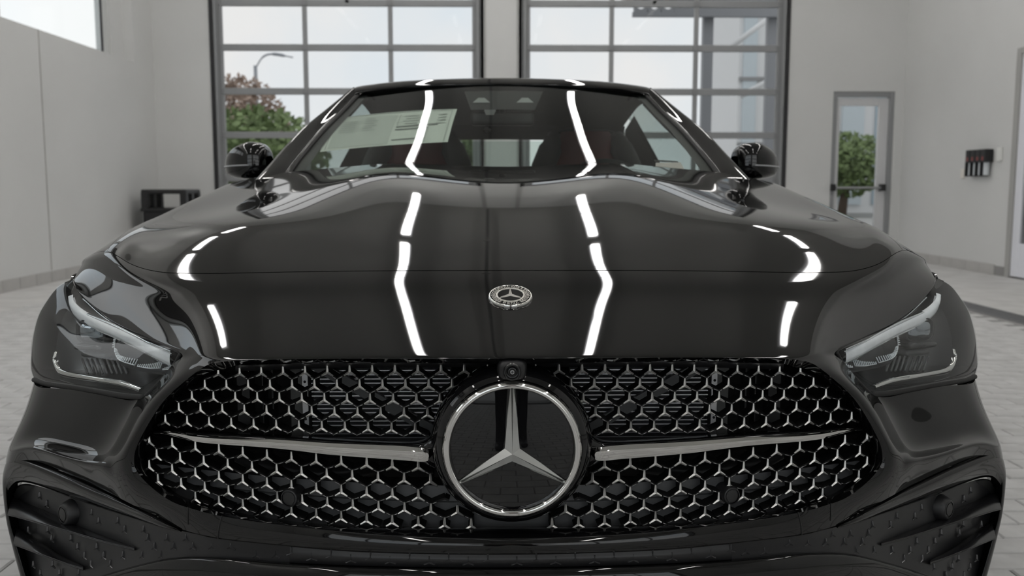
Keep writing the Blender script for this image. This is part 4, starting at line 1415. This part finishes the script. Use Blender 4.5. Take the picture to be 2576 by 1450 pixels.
# rear quarter of the top with the rear window left open between
rear = []
zr = rf[-1][4].z
for x0, x1 in ((-.62, -.46), (.46, .62)):
    MB().grid([[Vector((x0, 3.35, zr - .03)), Vector((x1, 3.35, zr - .01))], [Vector((x0 * 1.12, 3.75, .98)), Vector((x1 * 1.05, 3.80, .98))]]).build('roof_quarter', M_TOP, CAR, smooth=True)
for s in (-1, 1):
    MB().grid([[Vector((s * .62, 3.05, zr + .02)), Vector((s * .62, 3.35, zr - .03))], [Vector((s * .78, 2.95, .96)), Vector((s * .69, 3.75, .98))]]).build('roof_quarter', M_TOP, CAR, smooth=True)
MB().grid([[Vector((-.46, 3.35, zr - .01)), Vector((0, 3.36, zr + .005)), Vector((.46, 3.35, zr - .01))], [Vector((-.46, 3.47, zr - .075)), Vector((0, 3.48, zr - .07)), Vector((.46, 3.47, zr - .075))]]).build('roof_rail', M_TOP, CAR, smooth=True)
MB().grid([[Vector((-.46, 3.47, zr - .08)), Vector((.46, 3.47, zr - .08))], [Vector((-.48, 3.80, .98)), Vector((.48, 3.80, .98))]]).build('rear_window', glass_mat('rear_glass', (0.72, 0.80, 0.77), 0.0, 1.45), CAR)
# side windows with slim frames
for s in (-1, 1):
    a = [Vector((s * .665, 1.64, 1.0)), Vector((s * .60, 1.92, 1.17)), Vector((s * .52, 2.2, 1.29)), Vector((s * .535, 2.6, 1.32)), Vector((s * .57, 3.05, 1.29))]
    b = [Vector((s * .80, 1.62, .965)), Vector((s * .80, 1.95, .965)), Vector((s * .80, 2.2, .965)), Vector((s * .80, 2.6, .965)), Vector((s * .79, 2.95, .965))]
    MB().grid([a, b]).build('side_window', glass_mat('side_glass', (0.80, 0.88, 0.86), 0.0, 1.45), CAR, smooth=True)
    MB().tube(spline(a, 5), .014, 8).build('window_rail', M_PIANO, CAR, smooth=True)
    # slim quarter-light bar slanting behind the pillar
    MB().tube([Vector((s * .60, 1.98, 1.17)), Vector((s * .80, 1.80, .96))], .009, 8).build('quarter_bar', M_DARK, CAR, smooth=True)
# ------------------------------------------------------------------ cabin
M_INT = mat('dark_interior', (0.012, 0.012, 0.012), rough=0.8)
M_RED = mat('dark_red_leather', (0.09, 0.012, 0.013), rough=0.5)
cab = MB().box(-.80, .80, 1.46, 3.7, .28, .34).build('cabin_floor', M_INT, CAR)
dash = [[Vector((x, 1.44 + .14 * (x / .75) ** 2, .945)), Vector((x, 1.50 + .12 * (x / .75) ** 2, .968 + .006 * math.cos(x * 5))), Vector((x, 1.70, .962)), Vector((x, 1.80, .90)), Vector((x, 1.82, .60))] for x in [-.75 + i * .1 for i in range(16)]]
MB().grid(dense(dash, 2, 3)).build('dashboard', M_INT, CAR, smooth=True)
def seat(s):
    cx = s * .355
    def bxr(x0, x1, y0, y1, z0, z1, bev): return MB().box(cx + s * x0, cx + s * x1, y0, y1, z0, z1, bev)
    st = MB().box(cx - .25, cx + .25, 2.55, 2.75, .45, 1.00, .06).build('seat', M_INT, CAR, smooth=True)
    rows = []
    for z, w, y in ((.50, .20, 2.53), (.8, .20, 2.56), (1.0, .165, 2.60), (1.08, .125, 2.61), (1.14, .12, 2.615), (1.175, .10, 2.63)):
        rows.append([Vector((cx + w * k, y - .02 * (1 - k * k) + (.02 if abs(k) == 1 else 0), z)) for k in (-1, -.6, 0, .6, 1)])
    MB().grid(dense(rows, 4, 3)).build('seat_facing', M_RED, st, smooth=True)
    MB().box(cx - .15, cx + .15, 2.64, 2.74, .96, 1.185, .05).build('headrest', M_INT, st, smooth=True)
    for q in (-1, 1):
        MB().tube(spline([Vector((cx + q * .225, 2.50, .6)), Vector((cx + q * .225, 2.54, .85)), Vector((cx + q * .19, 2.58, 1.0)), Vector((cx + q * .15, 2.62, 1.10)), Vector((cx + q * .13, 2.65, 1.16))], 4), [.05] * 13 + [.04] * 2 + [.03] * 2, 10).build('bolster', M_INT, st, smooth=True)
both(seat)
MB().box(-.62, .62, 3.2, 3.42, .45, .99, .06).build('bench_seat', M_INT, CAR, smooth=True)
# steering wheel on the driver's side
wc = Vector((.36, 1.93, .86))
ring = [wc + Vector((math.cos(a) * .18, math.sin(a) * .18 * .35, math.sin(a) * .18 * .93)) for a in [2 * math.pi * i / 40 for i in range(40)]]
sw = MB().tube(ring, .016, 10, closed=True).build('steering_wheel', M_INT, CAR, smooth=True)
MB().lathe([(.07, 0), (.07, .02), (.0, .03)], wc, (0, .94, -.35), (1, 0, 0), 24).build('wheel_hub', M_INT, sw, smooth=True)
# sensor housing and mirror at the top of the screen
def unproject_on_glass(px, py):
    best = None
    cp, sp_ = math.cos(PITCH), math.sin(PITCH)
    cy, sy = math.cos(YAW), math.sin(YAW)
    def proj(p):
        d = p - Vector((CAM_X, CAM_Y, CAM_H))
        r = d.x * cy - d.y * sy; f0 = d.x * sy + d.y * cy
        f = f0 * cp - d.z * sp_; u = f0 * sp_ + d.z * cp
        return 1288 + FOC * r / f, 725 - FOC * u / f
    lo = (-1, 1, 0, 1)
    a, b, c, d = lo
    for it in range(7):
        best = None
        for i in range(13):
            for j in range(13):
                fx, f = a + (b - a) * i / 12, c + (d - c) * j / 12
                x, y = proj(glass_pt(fx, f)); e = (x - px) ** 2 + (y - py) ** 2
                if best is None or e < best[0]: best = (e, fx, f)
        w, h = (b - a) * .18, (d - c) * .18
        a, b = max(-1, best[1] - w), min(1, best[1] + w); c, d = max(0, best[2] - h), min(1, best[2] + h)
    return best[1], best[2]
def patch_on_glass(quad, inset, nu=10, nv=5):
    q = [unproject_on_glass(*p) for p in quad]
    rows = []
    for j in range(nv + 1):
        v = j / nv; r_ = []
        for i in range(nu + 1):
            u = i / nu
            fx = (q[0][0] * (1 - u) + q[1][0] * u) * (1 - v) + (q[3][0] * (1 - u) + q[2][0] * u) * v
            f = (q[0][1] * (1 - u) + q[1][1] * u) * (1 - v) + (q[3][1] * (1 - u) + q[2][1] * u) * v
            r_.append(glass_pt(fx, f, inset))
        rows.append(r_)
    return MB().grid(rows)
SENS = patch_on_glass([(1168, 222), (1366, 222), (1345, 268), (1185, 268)], .012).build('sensor_cover', M_INT, CAR, smooth=True)
g1 = mat('sensor_window_grey', (0.30, 0.31, 0.30), rough=0.4)
for x in (1211, 1321):
    patch_on_glass([(x - 8, 239), (x + 8, 239), (x + 22, 251), (x - 22, 251)], .010, 4, 2).build('sensor_window', g1, SENS, smooth=True)
patch_on_glass([(1218, 268), (1248, 268), (1243, 281), (1222, 281)], .011, 4, 2).build('rain_sensor', mat('sensor_dark_grey', (0.08, 0.08, 0.08), rough=0.4), SENS, smooth=True)
mc = P(0, 298, 2.12)
mir_ = MB().box(mc.x - .115, mc.x + .115, mc.y - .012, mc.y + .03, mc.z - .026, mc.z + .026, .012).build('interior_mirror', mat('mirror_shell', (0.014, 0.014, 0.014), rough=0.35), CAR, smooth=True)
MB().tube([mc + Vector((0, .0, .02)), mc + Vector((0, -.04, .06))], .012, 8).build('mirror_arm', M_DARK, mir_, smooth=True)
bp = P(-40, 326, 2.05); MB().lathe([(.0001, -.014), (.010, -.010), (.014, 0), (.010, .010), (.0001, .014)], bp, (0, -1, 0), (1, 0, 0), 20).build('dash_camera', M_PIANO, mir_, smooth=True)
# price sticker behind the glass: paper, with print as lines and boxes
M_PAPER = mat('pale_paper', (0.70, 0.73, 0.66), rough=0.7)
STQ = [(846, 293), (1150, 270), (1126, 353), (804, 378)]
stk = patch_on_glass(STQ, .006, 16, 6).build('window_sticker', M_PAPER, CAR, smooth=True)
stk['label'] = 'large pale price sheet stuck inside the windscreen'
def sq(u, v):
    a = Vector((*STQ[0], 0)).lerp(Vector((*STQ[1], 0)), u); b = Vector((*STQ[3], 0)).lerp(Vector((*STQ[2], 0)), u)
    c = a.lerp(b, v); return (c.x, c.y)
def print_box(u0, v0, u1, v1, m, nm, inset=.0045): patch_on_glass([sq(u0, v0), sq(u1, v0), sq(u1, v1), sq(u0, v1)], inset, 6, 2).build(nm, m, stk, smooth=True)
M_INK = mat('grey_print', (0.22, 0.23, 0.21), rough=0.7); M_INK2 = mat('pale_print', (0.46, 0.48, 0.44), rough=0.7); M_PAPER2 = mat('grey_paper', (0.56, 0.585, 0.53), rough=0.7)
print_box(.05, .05, .52, .93, M_PAPER2, 'printed_panel', .0052)
print_box(.54, .40, .875, .445, M_INK, 'printed_rule'); print_box(.54, .49, .80, .525, M_INK, 'printed_rule')
print_box(.54, .80, .80, .83, M_INK, 'printed_rule'); print_box(.80, .50, .806, .95, M_INK2, 'printed_rule')
print_box(.03, .02, .97, .035, M_INK2, 'printed_border'); print_box(.962, .02, .968, .97, M_INK2, 'printed_border'); print_box(.03, .02, .036, .97, M_INK2, 'printed_border'); print_box(.54, .05, .546, .38, M_INK2, 'printed_border')
for i in range(4): print_box(.58 + .02 * (i % 2), .10 + i * .075, .70 + .03 * (i % 3), .125 + i * .075, M_INK2, 'printed_line')
for i in range(4): print_box(.86, .12 + i * .085, .93, .15 + i * .085, M_INK2, 'printed_line')
for i in range(6): print_box(.08, .16 + i * .06, .20, .18 + i * .06, M_INK2, 'printed_line'); print_box(.26, .10 + i * .07, .34 + .03 * (i % 2), .12 + i * .07, M_INK2, 'printed_line')
tg = patch_on_glass([(1650, 405), (1712, 404), (1722, 422), (1648, 422)], .006, 6, 2).build('registration_card', mat('pinkish_paper', (0.62, 0.55, 0.52), rough=0.7), CAR, smooth=True)
patch_on_glass([(1645, 398), (1706, 402), (1706, 405), (1648, 403)], .005, 6, 2).build('card_clip', M_DARK, tg, smooth=True)
# cowl under the screen
MB().grid([[Vector((x, 1.30 + .22 * (x / .86) ** 2, .955 - .06 * (x / .86) ** 4)), Vector((x, 1.44 + .2 * (x / .86) ** 2, .95 - .05 * (x / .86) ** 4))] for x in [-.86 + i * .086 for i in range(21)]]).build('cowl', M_DARK, CAR, smooth=True)

# ------------------------------------------------------------------ door mirrors
def mirror(s):
    SEC = [(584, 392, 436), (588, 376, 442), (600, 363, 447), (628, 358, 451), (655, 364, 451), (680, 377, 446), (696, 394, 438), (704, 408, 430), (706, 417, 421)]
    rows_u, rows_l = [], []
    def sec(u, a, b, lo):
        ca, cb = P(u, a, 1.85), P(u, b, 1.85)
        seam = P(u, lerp(417, 421, (u - 584) / 122.0), 1.85)
        q = (u - 584) / 122.0
        dep = .085 * math.sqrt(max(0.02, 1 - (2 * q - .85) ** 2 * .8))
        yo = .05 * q ** 2
        r_ = []
        for k in range(17):
            t = math.pi * k / 16
            c, sn = math.cos(t), math.sin(t)
            zed = (ca.z - seam.z) if not lo else (seam.z - cb.z)
            z = seam.z + (1 if not lo else -1) * max(0.001, zed) * abs(sn) ** .62
            r_.append(Vector((ca.x, 1.85 + yo - math.copysign(abs(c) ** .6, c) * dep, z)))
        return r_
    for u, a, b in SEC:
        rows_u.append(sec(u, a, b, False)); rows_l.append(sec(u, a, b, True))
    def fin(mb, nm, m, par, **k):
        if s < 0: mb.flip()
        return mb.build(nm, m, par, **k)
    Mi = fin(MB().grid(dense(rows_u, 4, 1)), 'door_mirror', M_PAINT, CAR, smooth=True)
    Mi['label'] = 'gloss black door mirror'
    fin(MB().grid(dense(rows_l, 4, 1)), 'mirror_base', M_PIANO, Mi, smooth=True)
    seam = [P(u, lerp(416, 420, (u - 584) / 122.0), 1.85) + Vector((0, .05 * ((u - 584) / 122.0) ** 2 - .087 * math.sqrt(max(0.02, 1 - (2 * (u - 584) / 122.0 - .85) ** 2 * .8)), 0)) for u in range(620, 706, 6)]
    fin(MB().tube(seam, .0028, 6), 'indicator_strip', mat('indicator_grey', (0.35, 0.36, 0.37), rough=0.2), Mi, smooth=True)
    fin(MB().tube([P(610, 446, 1.86), P(592, 456, 1.84), P(575, 462, 1.80)], [.03, .026, .034], 14, flat=.55), 'mirror_foot', M_PIANO, Mi, smooth=True)
both(mirror)
# ------------------------------------------------------------------ the rest of the body, wheels
def flank(s):
    st = []
    for Y in (1.60, 2.2, 2.9, 3.6, 4.2, 4.55):
        k = max(0, (Y - 3.6) / .95)
        st.append([Vector((s * (.80 - .1 * k), Y, .955 - .05 * k)), Vector((s * (.868 - .1 * k), Y, .945 - .03 * k)), Vector((s * (.914 - .12 * k), Y, .905)), Vector((s * (.932 - .12 * k), Y, .80)), Vector((s * (.925 - .12 * k), Y, .55)), Vector((s * (.90 - .12 * k), Y, .25))])
    MB().grid(dense(st, 5, 3)).build('body_side', M_PAINT, CAR, smooth=True)
    for Y in (.88, 3.72):
        w = MB().lathe([(.20, -.11), (.31, -.12), (.338, -.10), (.338, .10), (.31, .12), (.20, .11)], (s * .80, Y, .338), (s, 0, 0), (0, 0, 1), 40).build('wheel', M_RUBBER, CAR, smooth=True)
        MB().lathe([(.225, .05), (.225, .105), (.205, .09), (.06, .06), (.0, .07)], (s * .80, Y, .338), (s, 0, 0), (0, 0, 1), 40).build('rim', mat('dark_rim', (0.05, 0.05, 0.052), rough=0.25, metal=0.8), w, smooth=True)
both(flank)
MB().box(-.78, .78, .46, 4.5, .14, .30).build('underbody', M_DARK, CAR)
MB().grid([[Vector((-.80, Y, z)), Vector((-.4, Y, z + .02)), Vector((0, Y, z + .03)), Vector((.4, Y, z + .02)), Vector((.80, Y, z))] for Y, z in ((3.80, .97), (4.2, .96), (4.5, .92), (4.56, .80), (4.6, .5), (4.5, .25))]).build('boot_lid', M_PAINT, CAR, smooth=True)
# ================================================================== outside the back doors
M_ASPH = mat('pale_asphalt', (0.40, 0.40, 0.39), rough=0.9, noise=(0.8, 0.1))
MB().box(-60, 60, YB + TH, 120, -0.25, -0.02).box(-60, 60, -60, YF - TH, -0.25, -0.02).build('ground', M_ASPH, kind='structure')
M_LEAF = mat('leaf_green', (0.16, 0.22, 0.09), rough=0.7, noise=(3.0, 0.35))
M_LEAF2 = mat('leaf_blossom', (0.36, 0.27, 0.22), rough=0.7, noise=(3.0, 0.3))
M_BARK = mat('bark', (0.12, 0.09, 0.07), rough=0.9)
def tree(x, y, h, w, label, m, seed):
    rd = random.Random(seed)
    r = empty('tree', (x, y, 0), label, 'tree', 'trees outside the glazed doors')
    MB().tube([(x, y, 0), (x + .1, y, h * .4), (x, y, h * .6)], [.16, .12, .06], 8).build('trunk', M_BARK, r, smooth=True)
    mb = MB()
    for i in range(3500):
        # leaf tufts spread through an egg-shaped crown
        a, b, c = rd.uniform(0, 6.283), rd.uniform(-1, 1), rd.random() ** .4
        q = math.sqrt(1 - b * b) * c
        p = Vector((x + math.cos(a) * q * w, y + math.sin(a) * q * w, h * .62 + b * c * h * .40))
        s_ = rd.uniform(.06, .13)
        d1 = Vector((rd.uniform(-1, 1), rd.uniform(-1, 1), rd.uniform(-1, 1))).normalized()
        d2 = d1.orthogonal().normalized()
        i0 = len(mb.v)
        mb.v += [tuple(p - d1 * s_), tuple(p + d2 * s_ * .6), tuple(p + d1 * s_), tuple(p - d2 * s_ * .6)]
        mb.f.append([i0, i0 + 1, i0 + 2, i0 + 3])
    o = mb.build('foliage', m, r, fix=False); o['kind'] = 'stuff'
tree(-7.6, 26, 4.1, 1.5, 'green tree with pinkish blossom outside the left glazed door', M_LEAF2, 1)
tree(-5.6, 20, 2.7, 1.7, 'low round green tree outside the left glazed door', M_LEAF, 2)
tree(-0.9, 30, 3.2, 1.6, 'small green tree behind the car seen beside the pillar', M_LEAF, 3)
tree(10.9, 27.5, 2.6, 1.6, 'leafy green tree seen low through the glass exit door', M_LEAF, 4)
tree(12.6, 22.4, 2.3, 1.2, 'second leafy tree behind the glass exit door', M_LEAF, 5)
lp = empty('street_lamp', (-9.0, 33.5, 0), 'grey street lamp with curved arm outside the left glazed door', 'street lamp')
M_LP = mat('grey_pole', (0.33, 0.35, 0.38), rough=0.5)
MB().tube([(-9.0, 33.5, 0), (-9.0, 33.5, 5.4)], .07, 10).build('pole', M_LP, lp, smooth=True)
MB().tube(spline([(-9.0, 33.5, 5.3), (-8.7, 33.5, 5.72), (-8.3, 33.5, 5.82), (-7.6, 33.5, 5.70)], 6), [.05] * 6 + [.07] * 6 + [.12] * 4 + [.05] * 3, 10, flat=.5).build('arm', M_LP, lp, smooth=True)
# white building with glass front and a canopy on steel posts, seen through the right door
M_BW = mat('white_cladding', (0.72, 0.73, 0.74), rough=0.5); M_BG = mat('blue_facade_glass', (0.36, 0.47, 0.54), rough=0.1, spec=0.8)
bd = empty('building', (11, 32, 0), 'white building with tall blue glass panels outside the right glazed door', 'building')
MB().box(8.2, 19.0, 30.2, 34, 0, 9.0).build('wall', M_BW, bd)
for i in range(9):
    x = 8.35 + i * 1.15
    MB().box(x, x + (.75 if i % 2 else .45), 30.12, 30.2, .3, 8.6).build('window', M_BG if i % 3 else mat('pale_facade_glass', (0.55, 0.62, 0.66), rough=0.15), bd)
for i in range(3): MB().box(8.2, 19.0, 30.08, 30.16, 2.3 + i * 2.2, 2.42 + i * 2.2).build('facade_rail', M_ALU, bd)
cn = empty('canopy', (7, 18, 0), 'grey steel canopy on posts with round cutouts outside the right glazed door', 'canopy')
M_ST = mat('canopy_steel', (0.30, 0.31, 0.33), rough=0.5, metal=.3)
MB().box(2.4, 9.5, 15.5, 16.9, 4.42, 4.60).build('canopy_roof', mat('canopy_soffit', (0.62, 0.61, 0.60), rough=0.6), cn)
def holed_beam(x0, n, cell, z0, z1, y0, y1, r):
    """plate with a row of round cutouts"""
    mb = MB(); cz = (z0 + z1) / 2
    for q in range(n):
        cx = x0 + cell * (q + .5)
        sq_, ci = [], []
        for k in range(24):
            a = 2 * math.pi * (k + .5) / 24; c, s_ = math.cos(a), math.sin(a)
            f = 1 / max(abs(c) / (cell / 2), abs(s_) / ((z1 - z0) / 2))
            sq_.append((cx + c * f, cz + s_ * f)); ci.append((cx + c * r, cz + s_ * r))
        b = len(mb.v)
        for y in (y0, y1): mb.v += [(x, y, z) for x, z in sq_] + [(x, y, z) for x, z in ci]
        for k in range(24):
            j_ = (k + 1) % 24
            mb.f += [[b + k, b + j_, b + 24 + j_, b + 24 + k], [b + 48 + k, b + 72 + k, b + 72 + j_, b + 48 + j_], [b + 24 + k, b + 24 + j_, b + 72 + j_, b + 72 + k], [b + k, b + 48 + k, b + 48 + j_, b + j_]]
    return mb
bm_ = holed_beam(2.42, 3, .24, 4.02, 4.30, 15.3, 15.42, .095)
bm_.box(3.14, 9.5, 15.3, 15.42, 4.02, 4.30).box(2.4, 9.5, 15.3, 15.42, 3.94, 4.02).box(2.4, 9.5, 15.3, 15.42, 4.30, 4.46)
bm_.build('fascia_beam', M_ST, cn)
for x in (3.80, 4.97):
    MB().box(x - .09, x + .09, 15.5, 15.68, 0, 4.43, .01).build('post', M_ST, cn)
for a, b in (((5.26, 20, 4.05), (6.4, 20, 4.9)), ((5.6, 20, 3.0), (6.6, 20, 3.55))):
    MB().tube([a, b], .06, 8).build('brace_rod', M_BW, cn, smooth=True)
# ================================================================== the photographer, standing behind the camera (mirrored in the emblem)
def person(x, y):
    J = {}; R = {}; E = []
    def j(n, co, r): J[n] = Vector(co); R[n] = r if isinstance(r, tuple) else (r, r)
    def e(*c):
        for a, b in zip(c, c[1:]): E.append((a, b))
    j('pelvis', (0, 0, .94), (.155, .11)); j('waist', (0, -.01, 1.07), (.135, .10)); j('chest', (0, 0, 1.27), (.16, .115)); j('collar', (0, .01, 1.43), (.10, .075))
    j('neck', (0, 0, 1.50), .055); j('skull0', (0, -.01, 1.57), (.062, .072)); j('skull1', (0, -.005, 1.65), (.076, .092)); j('skull2', (0, .005, 1.72), (.062, .075))
    j('nose', (0, .088, 1.635), .016)
    e('pelvis', 'waist', 'chest', 'collar', 'neck', 'skull0', 'skull1', 'skull2'); e('skull1', 'nose')
    for s, t in ((1, 'r'), (-1, 'l')):
        fy = .05 if s < 0 else -.06
        j('hip' + t, (s * .09, 0, .88), .095); j('thigh' + t, (s * .10, fy * .3, .70), .083); j('knee' + t, (s * .105, fy * .6 + .01, .50), .062); j('calf' + t, (s * .108, fy * .8 - .01, .34), .058); j('ankle' + t, (s * .11, fy - .01, .10), .045)
        j('heel' + t, (s * .112, fy - .03, .045), .042); j('ball' + t, (s * .12, fy + .12, .035), (.045, .034)); j('toe' + t, (s * .122, fy + .19, .03), (.035, .026))
        e('pelvis', 'hip' + t, 'thigh' + t, 'knee' + t, 'calf' + t, 'ankle' + t, 'heel' + t); e('ankle' + t, 'ball' + t, 'toe' + t)
        j('sh' + t, (s * .19, 0, 1.40), .068); j('el' + t, (s * .245, -.01, 1.13), .046); j('wr' + t, (s * .17, .22, 1.10), .030); j('palm' + t, (s * .135, .30, 1.11), (.036, .020))
        e('collar', 'sh' + t, 'el' + t, 'wr' + t, 'palm' + t)
        for k, (dx, dz, L) in enumerate(((.030, .012, .060), (.010, .016, .068), (-.010, .014, .064), (-.028, .008, .050))):
            a, b, c = ['f%s%d%s' % (q, k, t) for q in 'abc']
            px = s * (.135 + dx * .9)
            j(a, (px, .335, 1.11 + dz), .0095); j(b, (px - s * .004, .335 + L * .55, 1.115 + dz), .0085); j(c, (px - s * .012, .335 + L * .80, 1.085 + dz), .0075)
            e('palm' + t, a, b, c)
        j('ta' + t, (s * .098, .285, 1.125), .011); j('tb' + t, (s * .082, .325, 1.13), .0095)
        e('palm' + t, 'ta' + t, 'tb' + t)
        j('ear' + t, (s * .080, .0, 1.63), .014); e('skull1', 'ear' + t)
    names = list(J); ix = {n: i for i, n in enumerate(names)}
    me = bpy.data.meshes.new('person')
    me.from_pydata([tuple(J[n]) for n in names], [(ix[a], ix[b]) for a, b in E], [])
    ob = bpy.data.objects.new('tmp', me); COL.objects.link(ob)
    sk = ob.modifiers.new('skin', 'SKIN'); sk.use_smooth_shade = True
    for n in names:
        v = me.skin_vertices[0].data[ix[n]]; v.radius = R[n]; v.use_root = (n == 'pelvis')
    sb = ob.modifiers.new('sub', 'SUBSURF'); sb.levels = 2; sb.render_levels = 2
    m2 = bpy.data.meshes.new_from_object(ob.evaluated_get(bpy.context.evaluated_depsgraph_get()))
    bpy.data.objects.remove(ob)
    mats = [mat('dark_trousers', (0.012, 0.012, 0.014), rough=0.8), mat('charcoal_shirt', (0.03, 0.032, 0.035), rough=0.85), mat('skin', (0.46, 0.29, 0.22), rough=0.5), mat('black_shoe_leather', (0.008, 0.008, 0.008), rough=0.25)]
    m2.materials.clear()
    for m in mats: m2.materials.append(m)
    for p in m2.polygons:
        c = p.center; p.use_smooth = True
        if c.z > 1.47 or (c.y > .20 and c.z > 1.0): p.material_index = 2
        elif c.z > .95: p.material_index = 1
        elif c.z < .075: p.material_index = 3
        else: p.material_index = 0
    zmin = min(v.co.z for v in m2.vertices)
    m2.transform(Matrix.Translation((x, y, -zmin)))
    o = link('person', m2, None, None, 'person in dark clothes standing behind the camera, mirrored in the star emblem', 'person')
    hair = MB().lathe([(.0001, .088), (.045, .078), (.078, .045), (.088, .0), (.084, -.04), (.070, -.06)], (x, y - .012, 1.685 - zmin), (0, -.35, 1), (1, 0, 0), 24).build('hair', mat('dark_hair', (0.02, 0.014, 0.01), rough=0.6), o, smooth=True)
    for s in (-1, 1):
        MB().lathe([(.0001, .010), (.007, .008), (.010, 0)], (x + s * .030, y + .075, 1.655 - zmin), (0, 1, 0), (1, 0, 0), 12).build('eye', mat('eye_dark', (0.05, 0.04, 0.03), rough=0.1), o, smooth=True)
    MB().tube([(x - .022, y + .080, 1.585 - zmin), (x, y + .086, 1.583 - zmin), (x + .022, y + .080, 1.585 - zmin)], .005, 6).build('mouth', mat('lips', (0.35, 0.16, 0.14), rough=0.5), o, smooth=True)
    return o
person(0.03, -2.12)
